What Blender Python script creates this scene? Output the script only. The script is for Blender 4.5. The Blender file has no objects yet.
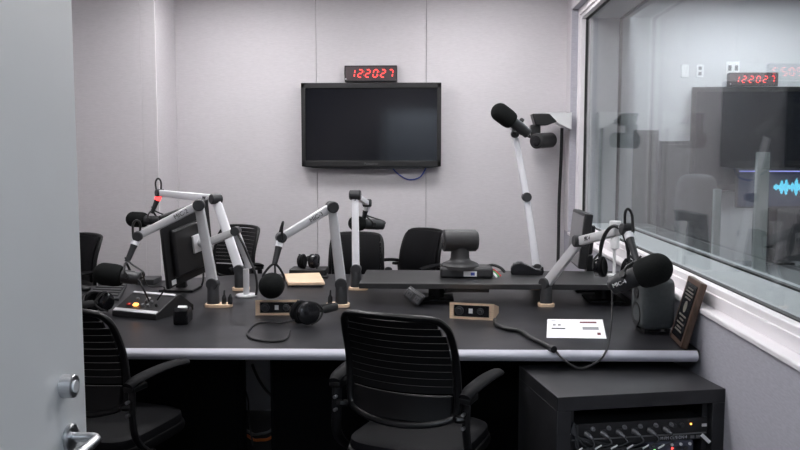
import bpy, bmesh, math, random
from mathutils import Vector, Matrix, Quaternion
random.seed(4)
V = Vector
C = bpy.context.scene.collection
PI = math.pi

# ------------------------------------------------------------------ camera
F = 800.0
CAM = V((0, 0, 1.57))
yaw = math.atan(33.0 / F)
pitch = math.atan(70.0 / F)
fwd = V((-math.sin(yaw) * math.cos(pitch), math.cos(yaw) * math.cos(pitch), -math.sin(pitch)))
right = V((math.cos(yaw), math.sin(yaw), 0))
upv = right.cross(fwd)
cd = bpy.data.cameras.new('camera')
cam = bpy.data.objects.new('camera', cd)
C.objects.link(cam)
cd.sensor_width = 36.0
cd.lens = F / 800.0 * 36.0
cd.clip_start = 0.05
cam.matrix_world = Matrix.Translation(CAM) @ Matrix((
    (right.x, upv.x, -fwd.x), (right.y, upv.y, -fwd.y), (right.z, upv.z, -fwd.z))).to_4x4()
bpy.context.scene.camera = cam

def P(px, py, Y=None, z=None, x=None):
    d = fwd + right * ((px - 400) / F) + upv * (-(py - 225) / F)
    if z is not None: k = (z - CAM.z) / d.z
    elif x is not None: k = (x - CAM.x) / d.x
    else: k = (Y - CAM.y) / d.y
    return CAM + d * k

# ------------------------------------------------------------------ materials
def mat(name, col, rough=0.5, metal=0.0, noise=0.0, nscale=40.0, bump=0.0, stretch=(1, 1, 1), emit=None, es=1.0, spec=0.5, coat=0.0):
    m = bpy.data.materials.new(name)
    m.use_nodes = True
    nt = m.node_tree; b = nt.nodes['Principled BSDF']
    b.inputs['Base Color'].default_value = (*col, 1)
    b.inputs['Roughness'].default_value = rough
    b.inputs['Metallic'].default_value = metal
    b.inputs['Specular IOR Level'].default_value = spec
    if coat: b.inputs['Coat Weight'].default_value = coat
    if emit:
        b.inputs['Emission Color'].default_value = (*emit, 1)
        b.inputs['Emission Strength'].default_value = es
    if noise or bump:
        tc = nt.nodes.new('ShaderNodeTexCoord'); mp = nt.nodes.new('ShaderNodeMapping')
        mp.inputs['Scale'].default_value = stretch
        n = nt.nodes.new('ShaderNodeTexNoise'); n.inputs['Scale'].default_value = nscale; n.inputs['Detail'].default_value = 4
        nt.links.new(tc.outputs['Object'], mp.inputs[0]); nt.links.new(mp.outputs[0], n.inputs['Vector'])
        if noise:
            r = nt.nodes.new('ShaderNodeValToRGB')
            r.color_ramp.elements[0].position = 0.3; r.color_ramp.elements[1].position = 0.7
            r.color_ramp.elements[0].color = (*[c * (1 - noise) for c in col], 1)
            r.color_ramp.elements[1].color = (*[min(1, c * (1 + noise)) for c in col], 1)
            nt.links.new(n.outputs['Fac'], r.inputs[0]); nt.links.new(r.outputs[0], b.inputs['Base Color'])
        if bump:
            bp = nt.nodes.new('ShaderNodeBump'); bp.inputs['Strength'].default_value = bump; bp.inputs['Distance'].default_value = 0.002
            nt.links.new(n.outputs['Fac'], bp.inputs['Height']); nt.links.new(bp.outputs[0], b.inputs['Normal'])
    return m

M = {}
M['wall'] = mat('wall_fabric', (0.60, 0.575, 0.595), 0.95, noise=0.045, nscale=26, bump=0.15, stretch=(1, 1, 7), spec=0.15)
M['walldark'] = mat('seam_backing', (0.3, 0.28, 0.3), 0.9)  # darker backing that shows in the panel seams
M['paint'] = mat('white_painted_trim', (0.80, 0.77, 0.79), 0.45, noise=0.02, nscale=8)
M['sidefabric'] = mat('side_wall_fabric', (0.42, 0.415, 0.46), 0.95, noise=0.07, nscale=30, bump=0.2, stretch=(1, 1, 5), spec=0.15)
M['ceil'] = mat('ceiling_tile', (0.75, 0.75, 0.75), 0.9, noise=0.04, nscale=60)
M['carpet'] = mat('dark_carpet', (0.012, 0.012, 0.014), 1.0, noise=0.3, nscale=200, bump=0.4)
M['door'] = mat('door_paint', (0.67, 0.685, 0.69), 0.42, noise=0.02, nscale=3)
M['steel'] = mat('brushed_steel', (0.55, 0.56, 0.58), 0.28, 1.0, noise=0.08, nscale=50, stretch=(1, 1, 12))
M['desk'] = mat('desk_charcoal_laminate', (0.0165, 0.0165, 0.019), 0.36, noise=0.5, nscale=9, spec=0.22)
M['shelf'] = mat('shelf_charcoal_laminate', (0.022, 0.022, 0.023), 0.42, noise=0.2, nscale=14)
M['rack'] = mat('rack_dark_laminate', (0.017, 0.017, 0.019), 0.42, noise=0.35, nscale=10, bump=0.05)
M['edge'] = mat('silver_edge_band', (0.60, 0.60, 0.67), 0.55, 0.1)
M['black'] = mat('black_plastic', (0.010, 0.010, 0.011), 0.42, noise=0.1, nscale=60)
M['blackg'] = mat('black_gloss_plastic', (0.008, 0.008, 0.010), 0.2)
M['chairp'] = mat('chair_black_plastic', (0.0025, 0.0025, 0.003), 0.38, noise=0.1, nscale=50, spec=0.3)
M['blackm'] = mat('matt_black_rubber', (0.012, 0.012, 0.013), 0.7, noise=0.15, nscale=90)
M['leather'] = mat('black_leather', (0.006, 0.006, 0.007), 0.6, noise=0.15, nscale=120, bump=0.2, spec=0.08)
M['foam'] = mat('black_foam', (0.012, 0.013, 0.013), 1.0, noise=0.35, nscale=260, bump=0.6, spec=0.1)
M['dark'] = mat('dark_grey_plastic', (0.028, 0.029, 0.032), 0.45, noise=0.1, nscale=40)
M['mid'] = mat('mid_grey_plastic', (0.12, 0.12, 0.125), 0.5, noise=0.05, nscale=30)
M['ptz'] = mat('graphite_camera_shell', (0.030, 0.030, 0.032), 0.5, noise=0.1, nscale=50)
M['mid2'] = mat('charcoal_plastic', (0.06, 0.06, 0.063), 0.5, noise=0.05, nscale=30)
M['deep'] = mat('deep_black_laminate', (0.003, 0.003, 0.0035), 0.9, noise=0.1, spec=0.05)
M['speaker'] = mat('slate_speaker_enclosure', (0.065, 0.073, 0.077), 0.5, noise=0.1, nscale=60)
M['armwhite'] = mat('white_arm_enamel', (0.90, 0.90, 0.94), 0.35, noise=0.01)
M['armsilver'] = mat('silver_anodised_arm', (0.66, 0.66, 0.68), 0.38, 0.3, noise=0.02)
M['wood'] = mat('pale_birch', (0.78, 0.57, 0.40), 0.5, noise=0.14, nscale=14, stretch=(1, 8, 8))
M['walnut'] = mat('walnut', (0.075, 0.042, 0.028), 0.45, noise=0.35, nscale=16, stretch=(6, 6, 1))
M['white'] = mat('white_plastic', (0.75, 0.75, 0.76), 0.4)
M['plugsteel'] = mat('dull_plug_steel', (0.20, 0.20, 0.21), 0.4, 0.6)
M['lettergrey'] = mat('light_grey_lettering', (0.40, 0.40, 0.42), 0.6)
M['paper'] = mat('white_paper', (0.85, 0.85, 0.87), 0.8)
M['ink'] = mat('black_ink', (0.02, 0.02, 0.025), 0.8)
M['greyink'] = mat('grey_ink', (0.25, 0.25, 0.27), 0.8)
M['redink'] = mat('red_ink', (0.13, 0.02, 0.03), 0.8)
M['gold'] = mat('engraved_gold', (0.16, 0.15, 0.13), 0.5, 0.3)
M['screen'] = mat('glass_screen', (0.004, 0.005, 0.008), 0.09, spec=0.6)
M['greyscreen'] = mat('matt_grey_screen', (0.13, 0.13, 0.135), 0.3)
M['key'] = mat('dark_grey_keys', (.045, .045, .05), .45)
M['redled'] = mat('red_led', (0.5, 0.02, 0.02), 0.5, emit=(1.0, 0.06, 0.05), es=3.0)
M['dimled'] = mat('dim_red_led', (.3, .02, .02), .5, emit=(1, .05, .04), es=0.9)
M['redring'] = mat('red_light_ring', (0.8, 0.05, 0.05), 0.5, emit=(1.0, 0.07, 0.07), es=2.5)
M['amber'] = mat('amber_button', (0.9, 0.4, 0.1), 0.5, emit=(1.0, 0.42, 0.08), es=3.5)
M['green'] = mat('green_led', (0.2, 0.9, 0.3), 0.5, emit=(0.3, 1.0, 0.3), es=3.0)
M['cyan'] = mat('cyan_waveform', (0.1, 0.6, 0.8), 0.5, emit=(0.15, 0.75, 1.0), es=1.3)
M['violet'] = mat('violet_screen_line', (0.4, 0.4, 0.9), 0.5, emit=(0.45, 0.45, 1.0), es=1.2)
M['bluescreen'] = mat('dim_blue_screen', (0.02, 0.03, 0.06), 0.3, emit=(0.05, 0.07, 0.16), es=0.25)
M['bluecable'] = mat('blue_cable', (0.05, 0.08, 0.35), 0.5)
M['orangecable'] = mat('orange_cable', (0.5, 0.12, 0.02), 0.5)
M['redcable'] = mat('red_cable', (0.55, 0.04, 0.03), 0.5)
M['greencable'] = mat('green_cable', (0.05, 0.3, 0.1), 0.5)
M['bluepanel'] = mat('blue_grey_faceplate', (0.05, 0.055, 0.08), 0.4)
M['outerwall'] = mat('next_room_wall', (0.52, 0.52, 0.54), 0.9, noise=0.02, nscale=4)
M['outerdark'] = mat('next_room_dark_grey', (0.07, 0.073, 0.08), 0.7, noise=0.1, nscale=20)
M['greyfabric'] = mat('grey_chair_fabric', (0.12, 0.12, 0.13), 0.95, noise=0.1, nscale=80)
M['post'] = mat('pale_green_grey_post', (0.30, 0.34, 0.33), 0.4)
M['reveal'] = mat('grey_reveal_lining', (0.42, 0.44, 0.45), 0.6, noise=0.03, nscale=10)
M['gasket'] = mat('black_gasket', (0.012, 0.012, 0.012), 0.6)
M['lamp'] = mat('lit_diffuser', (1, 1, 1), 0.5, emit=(1.0, 0.985, 1.0), es=27.5)
M['lamp3'] = mat('lit_diffuser_corridor', (1, 1, 1), 0.5, emit=(0.8, 0.9, 1.0), es=26)
M['lamp2'] = mat('lit_diffuser_next_room', (1, 1, 1), 0.5, emit=(0.95, 0.99, 1.0), es=26)

def glass_mat(name, tint, refl):
    m = bpy.data.materials.new(name); m.use_nodes = True
    nt = m.node_tree; nt.nodes.clear()
    o = nt.nodes.new('ShaderNodeOutputMaterial'); mx = nt.nodes.new('ShaderNodeMixShader')
    t = nt.nodes.new('ShaderNodeBsdfTransparent'); t.inputs[0].default_value = (*tint, 1)
    g = nt.nodes.new('ShaderNodeBsdfGlossy'); g.inputs['Roughness'].default_value = 0.0
    lw = nt.nodes.new('ShaderNodeLayerWeight'); lw.inputs['Blend'].default_value = 0.5
    pw = nt.nodes.new('ShaderNodeMath'); pw.operation = 'POWER'; pw.inputs[1].default_value = 4.2; nt.links.new(lw.outputs['Facing'], pw.inputs[0])
    mu = nt.nodes.new('ShaderNodeMath'); mu.operation = 'MULTIPLY_ADD'; mu.inputs[1].default_value = refl; mu.inputs[2].default_value = 0.02
    mu.use_clamp = True
    nt.links.new(pw.outputs[0], mu.inputs[0]); nt.links.new(mu.outputs[0], mx.inputs[0])
    nt.links.new(t.outputs[0], mx.inputs[1]); nt.links.new(g.outputs[0], mx.inputs[2]); nt.links.new(mx.outputs[0], o.inputs[0])
    return m
M['glass'] = glass_mat('window_glass', (0.95, 0.965, 0.97), 0.6)
M['clear'] = glass_mat('clear_acrylic', (0.75, 0.78, 0.78), 2.0)

# ------------------------------------------------------------------ mesh building
ROOTS = {}
class MB:
    def __init__(s): s.bm = bmesh.new()
    def _add(s, verts, faces):
        vs = [s.bm.verts.new(v) for v in verts]
        for f in faces:
            try: s.bm.faces.new([vs[i] for i in f])
            except ValueError: pass
        return s
    def box(s, c, size, R=None):
        c = V(c); h = V(size) / 2; vs = []
        for sx in (-1, 1):
            for sy in (-1, 1):
                for sz in (-1, 1):
                    p = V((sx * h.x, sy * h.y, sz * h.z))
                    if R is not None: p = R @ p
                    vs.append(c + p)
        return s._add(vs, [(0, 1, 3, 2), (4, 6, 7, 5), (0, 4, 5, 1), (2, 3, 7, 6), (0, 2, 6, 4), (1, 5, 7, 3)])
    def box2(s, a, b):
        a = V(a); b = V(b)
        return s.box((a + b) / 2, (abs(b.x - a.x), abs(b.y - a.y), abs(b.z - a.z)))
    def beam(s, p0, p1, w, t, n, w1=None):
        # n: direction of the thin axis
        p0 = V(p0); p1 = V(p1); d = (p1 - p0).normalized(); n = V(n); n = (n - d * n.dot(d)).normalized(); q = d.cross(n)
        w1 = w1 or w
        K = 12; vs = []
        for (p, ww) in ((p0, w), (p1, w1)):
            for k in range(K):
                a = 2 * PI * k / K + PI / K
                ca, sa = math.cos(a), math.sin(a)
                e = 0.45
                vs.append(p + q * (ww / 2 * math.copysign(abs(ca) ** e, ca)) + n * (t / 2 * math.copysign(abs(sa) ** e, sa)))
        fs = [(k, (k + 1) % K, K + (k + 1) % K, K + k) for k in range(K)]
        fs += [tuple(range(K))[::-1], tuple(range(K, 2 * K))]
        return s._add(vs, fs)
    def lathe(s, o, axis, prof, K=24, squash=None):
        # prof: list of (distance along axis, radius)
        o = V(o); ax = V(axis).normalized()
        a0 = ax.orthogonal().normalized() if abs(ax.z) > .999 or abs(ax.z) < 1e-6 and False else (V((0, 0, 1)).cross(ax).normalized() if abs(ax.z) < 0.999 else V((1, 0, 0)))
        b0 = ax.cross(a0)
        vs = []; fs = []
        sx, sy = squash or (1, 1)
        for (h, r) in prof:
            for k in range(K):
                a = 2 * PI * k / K
                vs.append(o + ax * h + a0 * (math.cos(a) * max(r, 1e-5) * sx) + b0 * (math.sin(a) * max(r, 1e-5) * sy))
        for i in range(len(prof) - 1):
            for k in range(K):
                fs.append((i * K + k, i * K + (k + 1) % K, (i + 1) * K + (k + 1) % K, (i + 1) * K + k))
        fs.append(tuple(range(K))[::-1]); n = (len(prof) - 1) * K; fs.append(tuple(range(n, n + K)))
        return s._add(vs, fs)
    def cyl(s, p0, p1, r, r1=None, K=20, bev=0.0):
        p0 = V(p0); p1 = V(p1); L = (p1 - p0).length; r1 = r if r1 is None else r1
        if bev: return s.lathe(p0, p1 - p0, [(0, r - bev), (bev, r), (L - bev, r1), (L, r1 - bev)], K)
        return s.lathe(p0, p1 - p0, [(0, r), (L, r1)], K)
    def capsule(s, p0, p1, r, K=24, r1=None):
        p0 = V(p0); p1 = V(p1); L = (p1 - p0).length; r1 = r1 or r; pr = []
        for i in range(7):
            a = PI / 2 * i / 6; pr.append((r - r * math.cos(a), r * math.sin(a)))
        for i in range(7):
            a = PI / 2 * i / 6; pr.append((L - r1 + r1 * math.sin(a), r1 * math.cos(a)))
        return s.lathe(p0, p1 - p0, pr, K)
    def ell(s, c, rad, R=None, U=20, W=12, e=1.0):
        vs = []; fs = []; c = V(c)
        for i in range(1, W):
            th = PI * i / W
            for k in range(U):
                ph = 2 * PI * k / U
                def pw(v): return math.copysign(abs(v) ** e, v)
                p = V((rad[0] * pw(math.sin(th)) * pw(math.cos(ph)), rad[1] * pw(math.sin(th)) * pw(math.sin(ph)), rad[2] * pw(math.cos(th))))
                if R is not None: p = R @ p
                vs.append(c + p)
        t = V((0, 0, rad[2])); b = -t
        if R is not None: t = R @ t; b = R @ b
        vs += [c + t, c + b]
        for i in range(W - 2):
            for k in range(U): fs.append((i * U + k, (i + 1) * U + k, (i + 1) * U + (k + 1) % U, i * U + (k + 1) % U))
        n = (W - 1) * U
        for k in range(U):
            fs.append((n, k, (k + 1) % U)); fs.append((n + 1, (W - 2) * U + (k + 1) % U, (W - 2) * U + k))
        return s._add(vs, fs)
    def tube(s, pts, r, closed=False, K=8, sub=6, flat=None):
        pts = [V(p) for p in pts]
        n = len(pts); path = []
        if sub > 1 and n > 2:
            rng = range(n if closed else n - 1)
            for i in rng:
                p1, p2 = pts[i], pts[(i + 1) % n]
                p0 = pts[(i - 1) % n] if (closed or i > 0) else p1 * 2 - p2
                p3 = pts[(i + 2) % n] if (closed or i < n - 2) else p2 * 2 - p1
                for j in range(sub):
                    t = j / sub
                    path.append(0.5 * ((2 * p1) + (p2 - p0) * t + (2 * p0 - 5 * p1 + 4 * p2 - p3) * t * t + (3 * p1 - p0 - 3 * p2 + p3) * t ** 3))
            if not closed: path.append(pts[-1])
        else: path = pts
        m = len(path); nrm = None; vs = []; fs = []
        for i, p in enumerate(path):
            a = path[(i - 1) % m] if (closed or i > 0) else p
            b = path[(i + 1) % m] if (closed or i < m - 1) else p
            d = (b - a)
            if d.length < 1e-9: d = V((0, 0, 1))
            d.normalize()
            if nrm is None:
                nrm = d.orthogonal().normalized() if flat is None else (V(flat) - d * V(flat).dot(d)).normalized()
            else:
                nrm = (nrm - d * nrm.dot(d))
                nrm = nrm.normalized() if nrm.length > 1e-6 else d.orthogonal().normalized()
            bn = d.cross(nrm)
            r_ = r if not callable(r) else r(i / max(1, m - 1))
            ra, rb = (r_, r_) if not isinstance(r_, tuple) else r_
            for k in range(K):
                an = 2 * PI * k / K
                vs.append(p + nrm * math.cos(an) * ra + bn * math.sin(an) * rb)
        for i in range(m if closed else m - 1):
            for k in range(K):
                j = (i + 1) % m
                fs.append((i * K + k, i * K + (k + 1) % K, j * K + (k + 1) % K, j * K + k))
        if not closed:
            fs.append(tuple(range(K))[::-1]); fs.append(tuple(range((m - 1) * K, m * K)))
        return s._add(vs, fs)
    def prism(s, poly, o, ex, ey, h):
        # polygon in the frame (o, ex, ey), extruded by vector h
        o = V(o); ex = V(ex); ey = V(ey); h = V(h); n = len(poly)
        vs = [o + ex * a + ey * b for a, b in poly] + [o + ex * a + ey * b + h for a, b in poly]
        fs = [(i, (i + 1) % n, n + (i + 1) % n, n + i) for i in range(n)] + [tuple(range(n))[::-1], tuple(range(n, 2 * n))]
        return s._add(vs, fs)
    def sheet(s, fn, nu, nv, th):
        # thick sheet from fn(u,v)->(point, normal)
        vs = []
        for side in (0, 1):
            for j in range(nv + 1):
                for i in range(nu + 1):
                    p, n = fn(i / nu, j / nv); vs.append(V(p) + V(n) * (th / 2 if side else -th / 2))
        W = nu + 1; N = W * (nv + 1); fs = []
        for j in range(nv):
            for i in range(nu):
                a = j * W + i
                fs.append((a, a + W, a + W + 1, a + 1)); fs.append((N + a, N + a + 1, N + a + W + 1, N + a + W))
        for i in range(nu):
            fs.append((i, i + 1, N + i + 1, N + i)); a = nv * W + i; fs.append((a, N + a, N + a + 1, a + 1))
        for j in range(nv):
            a = j * W; fs.append((a, N + a, N + a + W, a + W)); a = j * W + nu; fs.append((a, a + W, N + a + W, N + a))
        return s._add(vs, fs)
    def xf(s, m):
        bmesh.ops.transform(s.bm, matrix=m, verts=s.bm.verts); return s
    def build(s, name, m, parent=None, bevel=0.0, local=False, seg=2, smooth=True, sub=0, origin=None):
        bm = s.bm
        bmesh.ops.recalc_face_normals(bm, faces=bm.faces)
        org = None
        if parent is not None:
            if not local: bmesh.ops.transform(bm, matrix=ROOTS[parent.name].inverted(), verts=bm.verts)
        else:
            xs = [v.co for v in bm.verts]
            lo = V((min(p.x for p in xs), min(p.y for p in xs), min(p.z for p in xs))); hi = V((max(p.x for p in xs), max(p.y for p in xs), 0))
            org = V(origin) if origin is not None else V(((lo.x + hi.x) / 2, (lo.y + hi.y) / 2, lo.z))
            bmesh.ops.transform(bm, matrix=Matrix.Translation(-org), verts=bm.verts)
        me = bpy.data.meshes.new(name); bm.to_mesh(me); bm.free()
        if smooth:
            for p in me.polygons: p.use_smooth = True
            me.set_sharp_from_angle(angle=math.radians(38))
        me.materials.append(m)
        o = bpy.data.objects.new(name, me); C.objects.link(o)
        if parent is not None:
            o.parent = parent; ROOTS[o.name] = ROOTS[parent.name]
        else:
            o.location = org; ROOTS[o.name] = Matrix.Translation(org)
        if bevel:
            b = o.modifiers.new('bevel', 'BEVEL'); b.width = bevel; b.segments = seg; b.limit_method = 'ANGLE'; b.angle_limit = math.radians(40)
        if sub:
            u = o.modifiers.new('subdiv', 'SUBSURF'); u.levels = sub; u.render_levels = sub
        return o

def thing(name, label, cat, loc=(0, 0, 0), R=None, group=None, kind=None):
    o = bpy.data.objects.new(name, None); C.objects.link(o); o.empty_display_size = 0.1
    m = Matrix.Translation(V(loc))
    if R is not None: m = m @ R.to_4x4()
    o.matrix_world = m
    ROOTS[o.name] = m
    if label: o['label'] = label
    if cat: o['category'] = cat
    if group: o['group'] = group
    if kind: o['kind'] = kind
    return o
def tag(o, label, cat, group=None, kind=None):
    o['label'] = label; o['category'] = cat
    if group: o['group'] = group
    if kind: o['kind'] = kind
    return o
def struct(o):
    o['kind'] = 'structure'; return o
def copy_tree(o, parent=None):
    c = o.copy(); C.objects.link(c)
    if parent is not None: c.parent = parent
    for ch in list(o.children): copy_tree(ch, c)
    return c
def Rz(a): return Matrix.Rotation(a, 3, 'Z')
def Rx(a): return Matrix.Rotation(a, 3, 'X')
def Ry(a): return Matrix.Rotation(a, 3, 'Y')
def frame(o, ex, ey):
    ex = V(ex).normalized(); ez = ex.cross(V(ey)).normalized(); ey = ez.cross(ex)
    return Matrix(((ex.x, ey.x, ez.x, o[0]), (ex.y, ey.y, ez.y, o[1]), (ex.z, ey.z, ez.z, o[2]), (0, 0, 0, 1)))
def text(s, size, fr, name, m, parent, ext=0.0006, local=False, fit=None):
    cu = bpy.data.curves.new(name, 'FONT'); cu.body = s; cu.size = size; cu.extrude = ext
    cu.align_x = 'CENTER'; cu.align_y = 'CENTER'; cu.resolution_u = 3
    to = bpy.data.objects.new('tmp_text', cu); C.objects.link(to)
    dg = bpy.context.evaluated_depsgraph_get(); dg.update()
    me = bpy.data.meshes.new_from_object(to.evaluated_get(dg))
    bpy.data.objects.remove(to)
    me.name = name; me.materials.clear(); me.materials.append(m)
    if fit:
        w = max(v.co.x for v in me.vertices) - min(v.co.x for v in me.vertices)
        me.transform(Matrix.Diagonal((fit / w, 1, 1, 1)))
    me.transform(fr if local else ROOTS[parent.name].inverted() @ fr)
    o = bpy.data.objects.new(name, me); C.objects.link(o); o.parent = parent; ROOTS[o.name] = ROOTS[parent.name]
    return o

DZ = 0.74   # desk top height
SZ = 0.863  # raised shelf height
WX = 1.145  # right wall face
BY = 7.0    # back wall face

# ------------------------------------------------------------------ room shell
LX = P(178, 155, Y=BY).x
LY = 6.49
ZC = 3.05
b = MB().box2((-3.8, -2.2, -0.06), (5.4, 8.2, 0)); struct(b.build('floor', M['carpet'], smooth=False))
b = MB().box2((-3.8, -2.2, ZC), (5.4, 8.2, ZC + 0.06)); struct(b.build('ceiling', M['ceil'], smooth=False))
def panels(name, axis, at, cuts, z0, z1, th, m, sign=1):
    root = MB()
    for i in range(len(cuts) - 1):
        a = cuts[i] + (0.002 if i else 0); c = cuts[i + 1] - (0.002 if i < len(cuts) - 2 else 0)
        if axis == 'y': root.box2((a, at, z0), (c, at + 0.03 * sign, z1))
        else: root.box2((at, a, z0), (at + 0.03 * sign, c, z1))
    o = root.build(name, m, bevel=0.002, smooth=False); struct(o)
    bk = MB()
    if axis == 'y': bk.box2((cuts[0], at + 0.03 * sign, z0), (cuts[-1], at + th * sign, z1))
    else: bk.box2((at + 0.03 * sign, cuts[0], z0), (at + th * sign, cuts[-1], z1))
    bk.build('backing', M['walldark'], o, smooth=False)
    return o
s1 = P(317, 155, Y=BY).x; s2 = P(426, 155, Y=BY).x
panels('wall_back', 'y', BY, [LX - .1, s1, s2, WX], 0, ZC, 0.12, M['wall'])
MBo = MB().box2((LX - 0.12, LY, 0), (LX, BY, ZC)).build('wall_left_return', M['wall'], bevel=0.004); struct(MBo)
panels('wall_left_front', 'y', LY, [-3.8, -3.0, LX - 0.12], 0, ZC, 0.12, M['wall'])
struct(MB().box2((-3.8, -0.5, 0), (-3.68, LY, ZC)).build('wall_left', M['wall'], smooth=False))
# thin pale strip standing in for the highlight along the outside corner
struct(MB().box2((LX - 0.004, LY - 0.002, 0), (LX + 0.002, LY + 0.004, ZC)).build('corner_highlight', M['paint'], bevel=0.002))
# right wall with window opening
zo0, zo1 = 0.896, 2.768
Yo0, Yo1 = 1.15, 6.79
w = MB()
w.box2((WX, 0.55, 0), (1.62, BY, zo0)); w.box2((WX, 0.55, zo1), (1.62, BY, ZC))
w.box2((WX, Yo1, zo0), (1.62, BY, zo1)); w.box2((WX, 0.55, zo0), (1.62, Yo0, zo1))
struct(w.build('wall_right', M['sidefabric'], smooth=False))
# pale fabric facing around the window
w = MB().box2((WX - 0.004, Yo1 + .02, 0.921), (WX, BY, ZC)).box2((WX - 0.004, 0.6, zo1), (WX, Yo1, ZC))
struct(w.build('trim_2', M['wall'], smooth=False))
# front wall with doorway, corridor
DX = -0.775
w = MB(); w.box2((-3.8, 0.43, 0), (DX - 0.06, 0.55, ZC)); w.box2((WX, 0.43, 0), (5.4, 0.55, ZC)); w.box2((DX - .06, 0.43, 2.3), (WX, 0.55, ZC))
struct(w.build('wall_front', M['wall'], smooth=False))
w = MB(); w.box2((-3.8, -2.2, 0), (5.4, -2.1, ZC)); w.box2((-3.8, -2.1, 0), (-3.7, 0.43, ZC)); w.box2((2.4, -2.1, 0), (2.5, 0.43, ZC))
struct(w.build('wall_corridor', M['outerwall'], smooth=False))

# window
FX0, FX1 = 1.207, 1.255
gz0, gz1, gY1, gY0 = 1.004, 2.682, 6.71, 1.22
win = thing('window_1', None, None, (FX0, 4, gz0), kind='structure')
def ring(x0, x1, y0, y1, z0, z1, Y0, Y1, Z0, Z1):
    m_ = MB()
    m_.box2((x0, Y0, Z0), (x1, Y1, z0)); m_.box2((x0, Y0, z1), (x1, Y1, Z1))
    m_.box2((x0, Y0, z0), (x1, y0, z1)); m_.box2((x0, y1, z0), (x1, Y1, z1))
    return m_
ring(FX0, FX1 + .03, gY0, gY1, gz0, gz1, Yo0, Yo1, 0.921, zo1).build('window_frame', M['paint'], win, bevel=0.004)
ring(FX0 - 0.012, FX0, gY0 - 0.02, gY1 + 0.025, gz0 - 0.028, gz1 + 0.03, Yo0, Yo1, 0.921, zo1).build('frame_bead', M['paint'], win, bevel=0.003)
ring(FX1 - 0.012, FX1 + 0.012, gY0 + 0.008, gY1 - 0.008, gz0 + 0.006, gz1 - 0.008, gY0, gY1, gz0, gz1).build('gasket', M['gasket'], win)
MB().box2((FX1 - 0.003, gY0, gz0), (FX1 + 0.003, gY1, gz1)).build('pane', M['glass'], win, smooth=False)
ring(FX1 + 0.03, 1.60, gY0, gY1, gz0, gz1, Yo0, Yo1, zo0, zo1).build('reveal_lining', M['reveal'], win)
ring(1.515, 1.54, gY0 + 0.012, gY1 - 0.012, gz0 + 0.01, gz1 - 0.012, gY0, gY1, gz0, gz1).build('gasket', M['gasket'], win)
MB().box2((1.522, gY0, gz0), (1.528, gY1, gz1)).build('pane', M['glass'], win, smooth=False)
sl = MB().box2((1.137, Yo0 - .05, 0.8965), (FX0 + 0.01, Yo1 + 0.02, 0.921)).build('window_stool', M['paint'], win, bevel=0.006)

# ------------------------------------------------------------------ adjacent room
struct(MB().box2((1.62, 7.8, 0), (5.4, 7.9, ZC)).build('wall_beyond_back', M['outerwall'], smooth=False))
struct(MB().box2((5.3, 0.55, 0), (5.4, 7.8, ZC)).build('wall_beyond_right', M['outerwall'], smooth=False))
struct(MB().box2((1.62, 7.0, 0), (1.72, 7.8, ZC)).build('wall_beyond_left', M['outerwall'], smooth=False))

SEG = {'0': 'abcdef', '1': 'bc', '2': 'abged', '5': 'acdfg', '7': 'abc'}
def clock(name, lab, c, wd, ht, s='122027'):
    x, y, z = c
    t = thing(name, lab, 'clock', (x, y, z - ht / 2))
    cs = MB().box2((x - wd / 2, y - 0.07, z - ht / 2), (x + wd / 2, y, z + ht / 2)).build('case', M['black'], t, bevel=0.004)
    MB().box2((x - wd / 2 + .008, y - 0.0712, z - ht / 2 + .012), (x + wd / 2 - .008, y - 0.0695, z + ht / 2 - .01)).build('face_window', mat('dark_red_lens', (0.05, 0.035, 0.04), 0.35), t)
    dh = ht * 0.46; dw = dh * 0.55; st = dh * 0.13; pitch_ = wd * 0.145
    for i, ch in enumerate(s):
        cx = x - wd * 0.345 + i * pitch_ + 0; m_ = MB()
        sh = 0.16
        def seg(a, b_):
            p = [V((cx + q[0] * dw / 2 + q[1] * dh / 2 * sh, y - 0.0735, z + q[1] * dh / 2)) for q in (a, b_)]
            d = (p[1] - p[0]).normalized() * st * .7
            m_.beam(p[0] + d, p[1] - d, st, 0.002, (0, 1, 0))
        S = {'a': ((-1, 1), (1, 1)), 'b': ((1, 1), (1, 0)), 'c': ((1, 0), (1, -1)), 'd': ((-1, -1), (1, -1)), 'e': ((-1, 0), (-1, -1)), 'f': ((-1, 1), (-1, 0)), 'g': ((-1, 0), (1, 0))}
        for k in SEG[ch]: seg(*S[k])
        m_.build('digit', M['redled'], t)
    for i in (1, 3):
        cx = x - wd * 0.345 + (i + .5) * pitch_
        for q in (-1, 1): MB().box((cx + q * dh * .22 * .16, y - 0.0735, z + q * dh * 0.22), (st * .8, 0.002, st * .8)).build('colon_dot', M['dimled'], t)
    MB().box((x - wd * .475, y - 0.0725, z - ht * .33), (0.007, 0.002, 0.012)).build('indicator', M['white'], t)
    return t
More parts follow.
